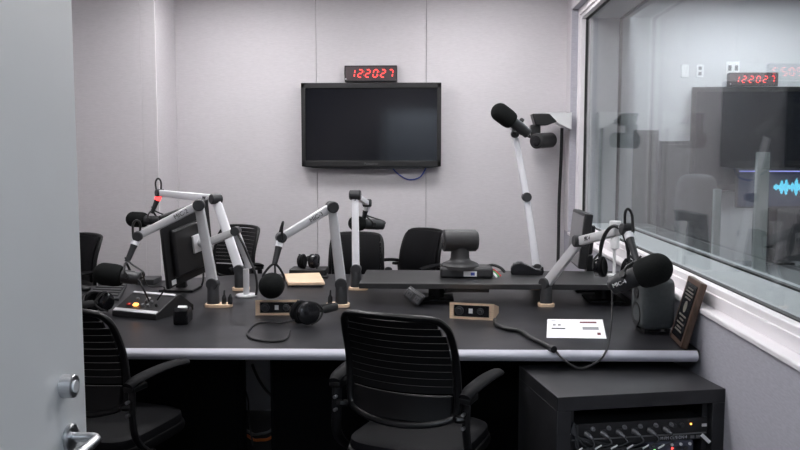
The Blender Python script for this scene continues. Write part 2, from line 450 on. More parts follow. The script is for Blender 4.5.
def television(lab, x0, x1, z0, z1, y, name='television', brand=True, scr='screen'):
    t = thing(name, lab, 'television', ((x0 + x1) / 2, y, z0))
    W = x1 - x0
    cs = MB(); cs.box2((x0, y - 0.095, z0), (x1, y - 0.05, z1)); cs.box2((x0 + .15, y - 0.05, z0 + .12), (x1 - .15, y - 0.02, z1 - .12))
    cs.build('housing', M['blackg'], t, bevel=0.008)
    # bowed lower bezel lip
    n = 12; poly = [(x0 + .004, z0 + .02)] + [(x0 + W * k / n if 0 < k < n else (x0 + .01 if k == 0 else x1 - .01), z0 - 0.022 * math.sin(PI * k / n) ** 0.5) for k in range(n + 1)] + [(x1 - .004, z0 + .02)]
    MB().prism(poly, (0, y - 0.10, 0), (1, 0, 0), (0, 0, 1), (0, 0.04, 0)).build('lower_bezel', M['blackg'], t, bevel=0.003)
    MB().box2((x0 + .035, y - 0.098, z0 + .05), (x1 - .035, y - 0.094, z1 - .045)).build('screen', M[scr], t, smooth=False)
    ring_ = MB()
    for a, b_ in (((x0, z0), (x1, z0 + .05)), ((x0, z1 - .045), (x1, z1)), ((x0, z0), (x0 + .035, z1)), ((x1 - .035, z0), (x1, z1))):
        ring_.box2((a[0], y - 0.108, a[1]), (b_[0], y - 0.09, b_[1]))
    ring_.build('bezel', M['black'], t, bevel=0.004)
    MB().box2((x0 + W * .3, y - 0.02, z0 + .2), (x0 + W * .7, y - 0.0005, z1 - .2)).build('wall_mount', M['black'], t)
    return t
a = P(301, 83, Y=BY - 0.1); c = P(441, 168, Y=BY - 0.1)
TVX0, TVZ1, TVX1, TVZ0 = a.x, a.z, c.x, c.z
tv = television('black flat television on the back wall under the red digital clock', TVX0, TVX1, TVZ0 + .012, TVZ1, BY)
text('Panasonic', 0.03, frame(((TVX0 + TVX1) / 2, BY - 0.1095, TVZ0 + 0.036), (1, 0, 0), (0, 0, 1)), 'lettering', M['mid'], tv)
a = P(344.5, 65.5, Y=BY - .07); c = P(397, 81.5, Y=BY - .07)
clock('digital_clock', 'red LED digital clock above the television on the near room back wall', ((a.x + c.x) / 2, BY, (a.z + c.z) / 2), c.x - a.x, a.z - c.z)
tag(MB().tube([P(391, 166, Y=BY - .04), P(397, 173, Y=BY - .02), P(408, 179.5, Y=BY - .012), P(420, 177, Y=BY - .02), P(427, 166, Y=BY - .04)], 0.006).build('video_cable', M['bluecable']), 'blue cable loop hanging below the television', 'cable')

a = P(693, 87, Y=7.7); c = P(819, 190, Y=7.7)
television('large dark television in the room behind the glass', a.x, c.x, c.z, a.z, 7.8)
a = P(730, 72.5, Y=7.72); c = P(778.5, 86, Y=7.72)
clock('digital_clock', 'red LED digital clock seen through the window, above the far television', ((a.x + c.x) / 2, 7.8, (a.z + c.z) / 2), c.x - a.x, a.z - c.z)
for px, py, kk, lb in ((685, 71, 1, 'blank white wall plate behind the glass, left of the outlet plate'), (700, 71, 2, 'white double outlet plate on the wall behind the glass'), (733, 68, 2, 'wide white wall plate behind the far red clock')):
    q = P(px, py, Y=7.79); wq = .035 if px < 720 else 0.062
    t = thing('wall_plate', lb, 'wall plate', (q.x, 7.8, q.z - .06), group='wall plates in the next room')
    MB().box2((q.x - wq, 7.788, q.z - 0.06), (q.x + wq, 7.8, q.z + 0.06)).build('plate', M['white'], t, bevel=0.003)
    for k in range(kk if px > 690 else 0):
        if px < 720: MB().box((q.x, 7.786, q.z - .025 + .05 * k), (0.03, 0.006, 0.032)).build('socket', M['mid'], t, bevel=.002)
        else: MB().box((q.x - .03 + .06 * k, 7.786, q.z), (0.03, 0.006, 0.05)).build('socket', M['mid'], t, bevel=.002)
# dark equipment cabinets
def cabinet(lab, px0, px1, pyt, Y, dep, doors=2):
    a = P(px0, pyt, Y=Y); c = P(px1, pyt, Y=Y)
    t = thing('equipment_cabinet', lab, 'cabinet', ((a.x + c.x) / 2, Y, 0), group='dark cabinets in the next room')
    MB().box2((a.x, Y, 0), (c.x, Y + dep, a.z)).build('body', M['outerdark'], t, bevel=0.005)
    for k in range(doors):
        z0 = 0.08 + k * (a.z - .1) / doors
        d = MB().box2((a.x + .01, Y - .018, z0), (c.x - .01, Y, z0 + (a.z - .1) / doors - .012)).build('door', M['outerdark'], t, bevel=0.004)
        MB().box2((a.x + .04, Y - .03, z0 + .3), (a.x + .052, Y - .018, z0 + .42)).build('handle', M['mid'], d)
cabinet('tall dark cabinet behind the glass beside the left jamb', 632, 659, 130, 7.35, .4)
cabinet('slightly lower dark cabinet behind the glass, second from the jamb', 660, 690, 141, 7.35, .4)
# next room desk
t = thing('desk', 'dark desk in the room behind the glass', 'desk', (3.4, 5.6, 0))
MB().box2((1.85, 4.9, 0.70), (4.8, 6.35, 0.74)).build('desktop', M['outerdark'], t, bevel=.006)
for xx in (1.95, 4.7):
    for yy in (5.0, 6.25): MB().box((xx, yy, .35), (.06, .06, .70)).build('leg', M['outerdark'], t)

def highback(lab, px, py, Y, wpx):
    q = P(px, py, Y=Y); zt = q.z; hw = wpx / 2 * Y / F
    t = thing('high_back_chair', lab, 'chair', (q.x, Y, 0), group='grey chairs in the next room')
    MB().ell((q.x, Y, zt - .34), (hw, .07, .34), e=.45, U=28, W=16).build('backrest', M['greyfabric'], t)
    MB().ell((q.x, Y + .26, .47), (hw, .25, .055), e=.45).build('seat', M['greyfabric'], t)
    MB().cyl((q.x, Y + .2, .08), (q.x, Y + .2, .44), .03).tube([(q.x, Y + .1, .42), (q.x, Y - .02, .44), (q.x, Y - .05, .6), (q.x, Y + .02, .8)], .02).build('column', M['black'], t)
    for k in range(5):
        a = 2 * PI * k / 5
        l = MB().beam((q.x, Y + .2, .09), (q.x + .29 * math.cos(a), Y + .2 + .29 * math.sin(a), .07), .04, .03, (0, 0, 1)).build('leg', M['black'], t)
        MB().cyl((q.x + .29 * math.cos(a) - .02, Y + .2 + .29 * math.sin(a), .03), (q.x + .29 * math.cos(a) + .02, Y + .2 + .29 * math.sin(a), .03), .03).build('caster', M['black'], l)
highback('grey fabric chair behind the glass, left of the two', 697, 174, 6.60, 40)
highback('grey fabric chair behind the glass in front of the blue waveform screen', 786, 192, 6.6, 60)
# next room monitor with waveform
a = P(737, 168, Y=6.2); c = P(815, 208, Y=6.2)
t = thing('monitor', 'monitor behind the glass showing a blue waveform', 'monitor', ((a.x + c.x) / 2, 6.2, .74))
MB().box2((a.x, 6.19, c.z), (c.x, 6.23, a.z)).build('housing', M['black'], t, bevel=.004)
MB().box2((a.x + .012, 6.187, c.z + .015), (c.x - .012, 6.19, a.z - .012)).build('screen', M['bluescreen'], t)
MB().box2((a.x + .012, 6.184, a.z - .028), (c.x - .012, 6.187, a.z - .02)).build('title_bar', M['violet'], t)
w = MB(); xx = P(773, 187, Y=6.2).x; zc = P(780, 187, Y=6.2).z; k = 0
while xx < c.x - .03:
    h = .01 + .055 * abs(math.sin(k * .55) * math.cos(k * .23 + .4)) * min(1, k / 6) + .006 * random.random()
    w.box((xx, 6.185, zc), (.0045, .002, 2 * h)); xx += .0065; k += 1
w.build('waveform', M['cyan'], t)
MB().box(((a.x + c.x) / 2, 6.24, (c.z + .75) / 2), (.06, .03, c.z - .72)).build('stand_neck', M['black'], t)
MB().box(((a.x + c.x) / 2, 6.2, .75), (.25, .18, .018)).build('stand_base', M['black'], t, bevel=.004)
for px, wd, top, lb in ((717.5, 7, 189, 'thin pale post behind the glass, left of the two'), (763, 12, 152, 'wide pale post behind the glass, beside the waveform screen')):
    q = P(px, top, Y=5.6); hw = wd * 5.6 / F / 2
    t = thing('upright_post', lb, 'post', (q.x, 5.6, .74), group='pale posts in the next room')
    MB().box2((q.x - hw, 5.58, .75), (q.x + hw, 5.62, q.z)).build('pole', M['post'], t, bevel=.004)
    MB().cyl((q.x, 5.6, .741), (q.x, 5.6, .755), .06).build('base_plate', M['post'], t)
# ceiling lights
def ceiling_light(lab, x, y, w_, l_, m, g):
    t = thing('ceiling_light', lab, 'ceiling light', (x, y, ZC), group=g)
    MB().box2((x - w_ / 2, y - l_ / 2, ZC - .012), (x + w_ / 2, y + l_ / 2, ZC - .004)).build('diffuser', m, t, smooth=False)
    r = MB()
    for sx in (-1, 1): r.box((x + sx * (w_ / 2 + .012), y, ZC - .012), (.024, l_ + .048, .022)); r.box((x, y + sx * (l_ / 2 + .012), ZC - .012), (w_, .024, .022))
    r.build('frame', M['paint'], t)
LIGHTS = [(-1.35, 3.9, .5, .8, 'over the left of the desk'), (0.3, 3.9, .5, .8, 'over the right of the desk'), (-1.5, 5.98, .80, .40, 'near the television wall, left'), (0.3, 5.98, .80, .40, 'near the television wall, right'), (-0.5, 1.8, .5, .5, 'near the doorway'), (-2.8, 5.2, .28, .25, 'added to brighten the far left wall')]  # last panel is an unseen light added to brighten the left front wall
for (x, y, a_, b_, lb) in LIGHTS:
    ceiling_light('ceiling light panel ' + lb, x, y, a_, b_, M['lamp'], 'recessed ceiling lights')
ceiling_light('ceiling light panel in the room behind the glass, near the doorway side', 3.3, 3.6, .6, .6, M['lamp2'], 'next room ceiling lights')
ceiling_light('ceiling light panel in the room behind the glass, near its back wall', 2.7, 6.85, 1.5, .55, M['lamp2'], 'next room ceiling lights')
ceiling_light('ceiling light panel in the corridor', -0.3, -1.2, .9, 1.2, M['lamp3'], 'corridor lights')

# ------------------------------------------------------------------ door leaf
dn = struct(MB().box2((DX - 0.045, 0.56, 0.01), (DX, 1.72, 2.28)).build('door_1', M['door'], bevel=0.003))
q = P(62.5, 386, x=DX)
lk = MB().cyl((DX, q.y, q.z), (DX + 0.027, q.y, q.z), 0.0245, bev=0.002, K=32).build('lock_cylinder', M['steel'], dn)
MB().cyl((DX + .0265, q.y, q.z), (DX + 0.030, q.y, q.z), 0.013, K=24).build('keyway', M['armsilver'], lk)
q = P(68, 437, x=DX)
MB().cyl((DX, q.y, q.z), (DX + 0.012, q.y, q.z), 0.029, bev=0.003, K=32).build('handle_rose', M['steel'], dn)
MB().tube([(DX + .01, q.y, q.z), (DX + .045, q.y, q.z), (DX + .062, q.y - .006, q.z), (DX + .068, q.y - .03, q.z), (DX + .068, q.y - .13, q.z)], 0.0105, K=14).build('lever_handle', M['steel'], dn)

# ------------------------------------------------------------------ desk
def xy(px, py, z=DZ):
    p = P(px, py, z=z); return (p.x, p.y)
fl = xy(128, 348.5); fr_ = xy(697, 351)
sl_ = (fr_[1] - fl[1]) / (fr_[0] - fl[0])
FYd = lambda x: fl[1] + sl_ * (x - fl[0])
farR = xy(252, 273.5); farL = xy(76, 287)
desk = thing('studio_desk', 'large charcoal studio desk with a silver front edge', 'desk', (-.6, 4.4, 0))
xl = -2.75; xr = WX - 0.004
poly = [(xl, FYd(xl)), (xr - .02, FYd(xr)), (xr, FYd(xr) + .02), (xr, farR[1]), (farR[0], farR[1]), (xl, farL[1] - (farL[0] - xl) * (farR[1] - farL[1]) / (farR[0] - farL[0]))]
MB().prism(poly, (0, 0, DZ - .045), (1, 0, 0), (0, 1, 0), (0, 0, .045)).build('desktop', M['desk'], desk, bevel=0.004)
prof = [(0, 0)] + [(-.020 * math.sin(PI * k / 8), -.049 * k / 8) for k in range(1, 8)] + [(0, -.049)]
ey = V((xr - .02 - xl, FYd(xr) - FYd(xl), 0)); d_ = ey.normalized(); n_ = V((d_.y, -d_.x, 0))
MB().prism([(-p[0], p[1]) for p in prof], (xl, FYd(xl) - .0005, DZ + .002), n_, (0, 0, 1), d_ * (ey.length + .004)).build('edge_band', M['edge'], desk)
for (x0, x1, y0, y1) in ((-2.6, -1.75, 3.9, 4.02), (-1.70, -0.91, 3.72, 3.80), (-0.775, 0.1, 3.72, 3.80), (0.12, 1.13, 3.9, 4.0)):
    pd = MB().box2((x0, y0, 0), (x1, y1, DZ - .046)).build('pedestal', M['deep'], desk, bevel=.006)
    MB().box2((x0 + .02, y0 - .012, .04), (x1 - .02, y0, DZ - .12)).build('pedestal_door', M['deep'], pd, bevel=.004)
q = P(256, 362, Y=4.75)
MB().box2((-1.35, 4.72, .02), (-0.85, 4.745, DZ - .046)).build('modesty_panel', M['outerwall'], desk)
# loose cables below the desk
tag(MB().tube([P(252, 364, Y=4.2), P(258, 378, Y=4.2), P(266, 390, Y=4.2), P(274, 398, Y=4.1)], 0.008).build('power_cable', M['black']), 'thick black cable hanging in front of the grey panel under the desk', 'cable', 'cables under the desk')
tag(MB().tube([P(243, 365, Y=4.0), P(244, 385, Y=4.0), P(248, 400, Y=4.0), P(249, 420, Y=4.0), P(253, 445, Y=3.9)], 0.004).build('power_cable', M['black']), 'thin black cable hanging to the floor under the desk', 'cable', 'cables under the desk')
for (mm, lb, y0) in (('orangecable', 'orange cable lying on the floor under the desk', 437), ('mid', 'grey cable lying on the floor behind the orange one', 431)):
    tag(MB().tube([P(226 + k * 7, y0 + 4 * math.sin(k * .9 + y0), z=.012) + V((0, 0, .006 * (k % 2))) for k in range(8)], .008).build('floor_cable', M[mm]), lb, 'cable', 'cables under the desk')

# ------------------------------------------------------------------ raised shelf
yf = P(400, 283.5, z=SZ).y; yb = P(400, 270, z=SZ).y; x0 = P(359, 283, z=SZ).x
sh = thing('desk_shelf', 'long charcoal raised shelf across the right half of the desk', 'shelf', (.3, yf + .2, DZ))
MB().box2((x0, yf, SZ - .03), (WX - .006, yb, SZ)).build('board', M['shelf'], sh, bevel=.003)
for xx in (.02, .98):
    q = MB(); q.box2((xx - .1, yf + .12, DZ), (xx + .1, yf + .34, DZ + .012)); q.cyl((xx, yf + .23, DZ + .01), (xx, yf + .23, SZ - .03), .045)
    q.build('support', M['blackm'], sh, bevel=.002)
q = MB(); q.box2((.07, yf + .12, DZ + .055), (.32, yf + .3, SZ - .03)); q.build('cable_box', M['dark'], sh, bevel=.004)

# ------------------------------------------------------------------ microphones and arms
def nperp(d):
    n = V((d.y, -d.x, 0))
    if n.length < .25 * d.length: return V((0, -1, 0))
    if n.y > 0: n = -n
    return n.normalized()
def mic_arm(lab, colour, base, elbow, tip, drop, w=0.054, js=.88, mir=1, loff=.105, letter=None, lit=False, loop=None, woodn=(0.075, .045), plugs=0, bend=None):
    """base/elbow/tip/drop are points; base is on the desk"""
    t = thing('microphone_stand', lab, 'microphone stand', base, group='microphone stands on the desk')
    base = V(base)
    pl = MB()
    K = 28; poly = []
    rx = woodn[0]; ry = woodn[1]
    for k in range(K):
        an = 2 * PI * k / K; ca, sa = math.cos(an), math.sin(an)
        poly.append((math.copysign(abs(ca) ** .6, ca) * rx + (rx - .045) * mir, math.copysign(abs(sa) ** .6, sa) * ry))
    pl.prism(poly, base, (1, 0, 0), (0, 1, 0), (0, 0, .018)).build('base_plate', M['wood'], t, bevel=.002)
    sb = base + V((0, 0, .018)); st = sb + V((0, 0, .105))
    MB().lathe(sb, (0, 0, 1), [(0, .034), (.095, .033), (.108, .026)], 28).build('socket', M['dark'], t)
    d = (elbow - st).normalized(); n = nperp(d)
    MB().cyl(st - n * .032 + V((0, 0, .004)), st + n * .032 + V((0, 0, .004)), .033, bev=.004, K=28).build('base_joint', M['dark'], t)
    MB().beam(st + d * .012, elbow - d * .01, w, .034, n, w * .86).build('lower_arm', M[colour], t, bevel=0)
    d2 = (tip - elbow).normalized(); n2 = nperp(d2)
    MB().cyl(elbow - n2 * .034, elbow + n2 * .036, .036 * js, bev=.005, K=28).build('elbow_joint', M['dark'], t)
    ua = MB().beam(elbow + d2 * .022, tip - d2 * .01, w * .86, .034, n2, w * .74).build('upper_arm', M[colour], t)
    if letter:
        ex = d2 if d2.x > 0 else -d2
        ctr = elbow + d2 * loff + n2 * .0185
        eyv = n2.cross(ex)
        if eyv.z < 0: eyv = -eyv
        text(letter, w * .56, frame(ctr, ex, eyv), 'lettering', M['ink'], ua)
    MB().cyl(tip - n2 * .028, tip + n2 * .030, .031 * js, bev=.005, K=24).build('tip_joint', M['dark'], t)
    dd = (drop - tip); L = dd.length; dd.normalize()
    lr = MB().lathe(tip + dd * .022, dd, [(0, .021), (.03, .021)], 20).build('light_ring', M['redring'] if lit else M['armwhite'], t)
    if lit: lr['label'] = 'lit red ring'
    MB().lathe(tip + dd * .052, dd, [(0, .019), (.02, .017), (max(.03, L - .052), .014)], 18).build('drop_tube', M['dark'], t)
    if loop: MB().tube(loop, .0065).build('cable_loop', M['black'], t)
    for k in range(plugs):
        pp = base + V(((.062 + k * .034) * mir, -.012, .018))
        MB().lathe(pp, (.05, 0, 1), [(0, .013), (.035, .013), (.05, .006), (.075 - k * .02, .004)], 12).build('cable_plug', M['black'], t)
    return t
def microphone(lab, a, b_, rad, fl=.62, hang=None, letter=None, group='studio microphones', tailr=.6):
    """a: tip of the foam, b_: tail of the body, rad: foam radius"""
    a = V(a); b_ = V(b_); d = (b_ - a); L = d.length; d.normalize()
    t = thing('microphone', lab, 'microphone', a + d * L * .6, group=group)
    pr = []
    fl_ = L * fl
    for i in range(9):
        an = PI / 2 * i / 8; pr.append((rad * .95 * (1 - math.cos(an)), rad * math.sin(an)))
    pr += [(fl_ * .75, rad), (fl_ * .9, rad * .93), (fl_ * .98, rad * .8), (fl_, rad * .62)]
    MB().lathe(a, d, pr, 32).build('windscreen', M['foam'], t)
    rb = rad * tailr
    bd = MB().lathe(a + d * fl_ * .93, d, [(0, rb), (L - fl_ * .93 - .035, rb), (L - fl_ * .93 - .03, rb * .92), (L - fl_ * .93 - .004, rb * .92), (L - fl_ * .93, rb * .8)], 28).build('body', M['dark'], t)
    if hang is not None:
        h = V(hang); c = a + d * (fl_ + (L - fl_) * .35)
        s_ = d.cross(h - c).normalized() * (rb + .012)
        yk = MB().tube([c + s_, c + s_ * 1.02 + (h - c) * .45, h, c - s_ * 1.02 + (h - c) * .45, c - s_], .0065)
        yk.cyl(c + s_ * .9, c + s_ * 1.18, .014); yk.cyl(c - s_ * 1.18, c - s_ * .9, .014)
        yk.build('yoke', M['black'], t)
        up = (h - c).normalized(); e = a + d * (L - .01)
        MB().tube([e, e + d * .03 + up * .01, e + d * .035 + up * (h - c).length * .5, h + d * .03, h + up * .03], .005).build('cable_tail', M['black'], t)
    if letter:
        n = V((-.15, -1, .12)); n = (n - d * n.dot(d)).normalized()
        ex = d if d.x > 0 else -d
        ey_ = n.cross(ex)
        text(letter, rb * .60, frame(a + d * (fl_ + (L - fl_) * .60) + n * (rb + .0006), ex, ey_), 'lettering', M['white'], bd, ext=.004)
    return t

# MIC 1 : white, far left
bs = P(240, 290, z=DZ); e = P(216, 199, Y=bs.y); tp = P(160, 193, Y=5.45); dr = P(152, 213, Y=5.45)
mic_arm('white microphone arm marked MIC-1 with a lit red ring', 'armwhite', bs, e, tp, dr, letter='MIC-1', lit=True, w=.06, woodn=(.052, .042),
        loop=[P(157, 194, Y=5.45), P(155.5, 183, Y=5.45), P(158, 178.5, Y=5.45), P(161, 182, Y=5.45), P(161, 192, Y=5.45)])
microphone('foam-covered microphone hanging from the MIC-1 arm by the wall', P(127.5, 219, Y=5.5), P(165, 221, Y=5.4), .054, fl=.5, hang=P(152, 211, Y=5.45))
# MIC 2 : silver, left front
bs = P(213.5, 306.5, z=DZ); e = P(199, 205, Y=bs.y - .03); tp = P(138, 236, Y=4.2); dr = P(127, 262, Y=4.15)
mic_arm('silver microphone arm marked MIC-2, leftmost of the silver arms', 'armsilver', bs, e, tp, dr, letter='MIC-2', plugs=2, w=.057,
        loop=[P(133, 236, Y=4.2), P(133, 225, Y=4.18), P(136, 220.5, Y=4.16), P(140, 223, Y=4.18), P(140, 234, Y=4.2)])
microphone('large foam-covered microphone on the MIC-2 arm above the keyboard', P(94, 272.5, Y=4.12), P(140, 278.5, Y=4.12), .060, fl=.62, hang=P(126, 263, Y=4.14))
# MIC 3 : silver, centre
bs = P(341.5, 306.5, z=DZ); e = P(332, 207, Y=bs.y - .02); tp = P(281, 237.5, Y=4.2); dr = P(274.5, 264, Y=4.15)
mic_arm('silver microphone arm marked MIC-3 standing left of the shelf', 'armsilver', bs, e, tp, dr, letter='MIC-3', w=.057, mir=-1, plugs=1, woodn=(.065, .045),
        loop=[P(283, 240, Y=4.16), P(282, 230, Y=4.16), P(283, 222, Y=4.17), P(281, 228, Y=4.22), P(279, 236, Y=4.25)])
microphone('foam-covered microphone pointing at the viewer from the MIC-3 arm', P(270.5, 287, Y=3.98), P(274, 283, Y=4.24), .066, fl=.6, hang=P(274.5, 264, Y=4.15))
# MIC 5 : white, rear centre
bs = P(356, 289.5, z=DZ); e = P(355, 195, Y=bs.y); tp = P(367, 203, Y=5.35); dr = P(364, 218, Y=5.4)
mic_arm('white microphone arm marked 5, upright beside the left end of the shelf', 'armwhite', bs, e, tp, dr, w=.047, woodn=(.060, .04), js=.85)
m5 = [o for o in C.objects if o.name.startswith('microphone_stand')][-1]
text('5', .026, frame(P(355, 199.5, Y=bs.y - .0195), (1, 0, 0), (0, 0, 1)), 'lettering', M['ink'], m5)
microphone('black microphone on arm 5 in front of the centre chair', P(349, 223, Y=5.35), P(383, 225, Y=5.5), .050, fl=.42, hang=P(365, 216, Y=5.42), tailr=.72)
# MIC 6 : white, rear right, upright
bs = P(535, 287, z=DZ)
bs = V((bs.x, yb + .06, DZ)); e = P(526.5, 197, Y=bs.y); tp = P(515, 134, Y=bs.y - .02); dr = P(513.5, 124, Y=bs.y - .03)
t6 = mic_arm('tall white microphone arm raised upright behind the shelf', 'armwhite', bs, e, tp, dr, w=.046, js=.8)
microphone('foam-covered microphone raised highest, on the upright white arm', P(493, 107, Y=4.83), P(528.5, 134, Y=4.89), .056, fl=.56, hang=P(513.5, 128, Y=4.92), tailr=.6)
# MIC 4 : silver, right
bs = P(546, 306, z=DZ); e = P(580, 241, Y=4.22); tp = P(627, 229, Y=3.62); dr = P(637, 262, Y=3.52)
mic_arm('silver microphone arm marked MIC-4 reaching right over the shelf', 'armsilver', bs, e, tp, dr, letter='MIC-4', loff=.155, woodn=(.045, .042), w=.056,
        loop=[P(625, 229, Y=3.62), P(625, 214, Y=3.6), P(628, 209, Y=3.6), P(632, 215, Y=3.6), P(633, 232, Y=3.58)])
microphone('largest foam-covered microphone, marked MIC-4, in front of the grey loudspeaker', P(671.5, 263, Y=3.38), P(611.5, 286, Y=3.50), .066, fl=.55, hang=P(638, 262, Y=3.48), letter='MIC-4', tailr=.64)

# ------------------------------------------------------------------ chairs
def make_chair(lab, pad, loc, rot, group='black office chairs around the desk'):
    t = thing('office_chair', lab, 'chair', loc, Rz(rot), group)
    z0, z1 = 0.605, 0.998
    def surf(u, v, off=0.0):        # u,v in 0..1
        uu = u * 2 - 1
        hw = .216 + .006 * math.sin(v * PI) - .010 * v
        z = z0 + (z1 - z0) * v
        y = -.235 - .085 * v * v + .055 * uu * uu + off + .02 * math.sin(v * PI)
        return V((uu * hw, y, z))
    def fn(ulo, uhi, vlo, vhi, off=0):
        def g(a, b_):
            u = ulo + (uhi - ulo) * a; v = vlo + (vhi - vlo) * b_
            # rounded top corners
            p = surf(u, v, off)
            return p, V((0, 1, 0))
        return g
    sl = MB()
    N = 10
    for k in range(N):
        va = .27 + .71 * k / N; vb = va + .71 / N * .93
        cut = 0.0
        if vb > .86: cut = .02 + .2 * (vb - .86)
        sl.sheet(fn(.035 + cut, .965 - cut, va, vb), 14, 2, .010)
    sl.build('slats', M['chairp'], t, local=True)
    MB().sheet(fn(.04, .96, .0, .25, .0), 16, 6, .014).build('lower_back_panel', M['chairp'], t, local=True, bevel=.004)
    pts = []
    for u, v in ((0.06, .03), (0, .12), (0, .5), (0, .82), (.035, .95), (.12, 1.0), (.35, 1.015), (.65, 1.015), (.88, 1.0), (.965, .95), (1, .82), (1, .5), (1, .12), (.94, .03), (.75, -.02), (.5, -.035), (.25, -.02)):
        pts.append(surf(u, v))
    MB().tube(pts, (.0, .0) and (lambda q: (.016, .013)), closed=True, K=10, sub=5).build('back_frame', M['chairp'], t, local=True)
    if pad:
        def pf(a, b_):
            u = .04 + .92 * a; v = .10 + .90 * b_
            p = surf(u, v, .022); rnd = (4 * a * (1 - a)) ** .3 * (4 * b_ * (1 - b_)) ** .3
            p.y += .012 * rnd
            return p, V((0, 1, 0))
        MB().sheet(pf, 14, 12, .028).build('back_cushion', M['leather'], t, local=True, bevel=.01, seg=3)
    # seat
    st = MB(); st.ell((0, .0, .47), (.235, .235, .035), e=.42, U=32, W=12)
    st.build('seat', M['leather'], t, local=True)
    MB().ell((0, .0, .438), (.245, .245, .028), e=.42, U=32, W=10).build('seat_pan', M['chairp'], t, local=True)
    for s in (-1, 1):
        ar = MB().tube([(s * .10, .02, .40), (s * .21, -.02, .395), (s * .262, -.10, .42), (s * .268, -.19, .50), (s * .262, -.205, .60), (s * .262, -.20, .705)], lambda q: (.012, .020), K=10).build('arm_support', M['chairp'], t, local=True)
        MB().tube([(s * .262, -.225, .715), (s * .268, -.17, .731), (s * .280, -.04, .741), (s * .282, .08, .733), (s * .274, .13, .723)], lambda q: (.030 - .008 * abs(q * 2 - 1) ** 3, .014), K=12, flat=(1, 0, 0)).build('armrest', M['leather'], t, local=True)
        MB().box((s * .262, -.18, .702), (.045, .09, .024)).build('arm_bracket', M['chairp'], t, local=True, bevel=.005)
        MB().tube([(s * .262, -.20, .63), (s * .235, -.215, .63), (s * .222, -.20, .63)], .014, sub=3).build('back_pivot', M['chairp'], t, local=True)
        for zz in (.605, .655):
            MB().cyl((s * .258, -.232, zz), (s * .258, -.216, zz), .0065, K=12).build('bolt', M['steel'], t, local=True)
    MB().cyl((0, .02, .10), (0, .02, .42), .028).cyl((0, .02, .36), (0, .02, .43), .07, .10).build('gas_column', M['black'], t, local=True)
    for k in range(5):
        a = 2 * PI * k / 5 + .3; ex = V((math.cos(a), math.sin(a), 0))
        l = MB().beam(V((0, .02, .12)), V((0, .02, .075)) + ex * .29, .05, .035, (0, 0, 1), .035).build('leg', M['chairp'], t, local=True)
        cst = V((0, .02, .03)) + ex * .29; sd = V((-ex.y, ex.x, 0))
        MB().cyl(cst - sd * .025, cst + sd * .025, .03).build('caster', M['black'], l, local=True)
    return t
ch1 = make_chair('slatted black office chair in the foreground, centre of the picture', False, (-0.045, 3.07, 0), math.radians(-22))
def chair_copy(src, lab, x, y, rot):
    c = copy_tree(src); c.location = (x, y, 0); c.rotation_euler = (0, 0, rot); c['label'] = lab; return c
chair_copy(ch1, 'slatted black office chair in the foreground partly behind the open door', -1.315, 3.14, math.radians(-16))
q = P(357, 236, Y=6.05)
ch3 = make_chair('black leather office chair behind the desk below the television', True, (q.x - .02, 5.95, 0), math.radians(178)); ch3.scale = (.94, .94, .955)
q = P(424, 236, Y=6.1)
chair_copy(ch3, 'black leather office chair turned aside, behind the dome camera', q.x - .15, 6.35, math.radians(140))
q = P(87, 238, Y=5.75)
chair_copy(ch3, 'black leather office chair at the far left behind the keyboard', q.x - .25, 5.80, math.radians(150))
q = P(228, 238, Y=5.95)
chair_copy(ch1, 'slatted black office chair behind the left monitor', q.x - .12, 6.05, math.radians(148))

# ------------------------------------------------------------------ monitors
# left monitor, back towards the viewer
A = P(159, 216, Y=4.45); B = P(207, 199, Y=4.80); D = P(161, 292, Y=4.5)
ex = (B - A); W = ex.length; ex.normalize(); ey_ = (D - A); ey_ = (ey_ - ex * ey_.dot(ex)); H = (D - A).length; ey_.normalize(); nb = ex.cross(ey_).normalized()
if nb.y > 0: nb = -nb     # nb: towards the viewer = back of the housing
ctr = A + ex * W / 2 + ey_ * H / 2
t = thing('monitor', 'black computer monitor seen from behind at the left of the desk', 'monitor', V((ctr.x, ctr.y, ctr.z - H / 2)))
Rm = Matrix((ex, -ey_, nb)).transposed()
MB().box(ctr, (W, H, .022), Rm).build('housing', M['black'], t, bevel=.006)
MB().box(ctr + nb * .026 + ey_ * .02, (W * .74, H * .66, .035), Rm).build('rear_bulge', M['black'], t, bevel=.016, seg=3)
MB().box(ctr - nb * .0125, (W * .93, H * .93, .004), Rm).build('screen', M['screen'], t)
text('ViewSonic', .032, frame(ctr + nb * .0125 - ey_ * H * .40 + ex * .05, ex, -ey_), 'lettering', M['mid'], t)
MB().box(ctr + nb * .012 + ey_ * H * .43 - ex * W * .38, (.035, .03, .003), Rm).build('sticker', M['white'], t)
# monitor arm
ft = P(246.5, 296.5, z=DZ)
t = thing('monitor_mount', 'silver articulated monitor arm on a round base behind the MIC-2 arm', 'monitor mount', ft)
hb = ctr + nb * .052 + ex * .045
MB().box(hb, (.11, .11, .014), Rm).build('mounting_plate', M['armsilver'], t, bevel=.004)
MB().cyl(hb, hb + nb * .05, .026).build('hub', M['armsilver'], t)
h1 = hb + nb * .05; h2 = P(236, 231, Y=4.62); h3 = P(250, 268, Y=4.66)
MB().beam(h1, h2, .05, .035, nperp(h2 - h1), .042).build('upper_link', M['armsilver'], t)
MB().cyl(h2 + V((0, -.035, 0)), h2 + V((0, .035, 0)), .026).build('link_joint', M['dark'], t)
MB().beam(h2, h3, .04, .03, (0, -1, 0)).build('lower_link', M['armsilver'], t)
MB().cyl(V((ft.x, ft.y, DZ + .012)), V((ft.x, ft.y, h3.z)), .018).build('post', M['armsilver'], t)
MB().cyl(V((ft.x, ft.y, DZ)), V((ft.x, ft.y, DZ + .014)), .062, bev=.003, K=36).build('base_disc', M['armsilver'], t)
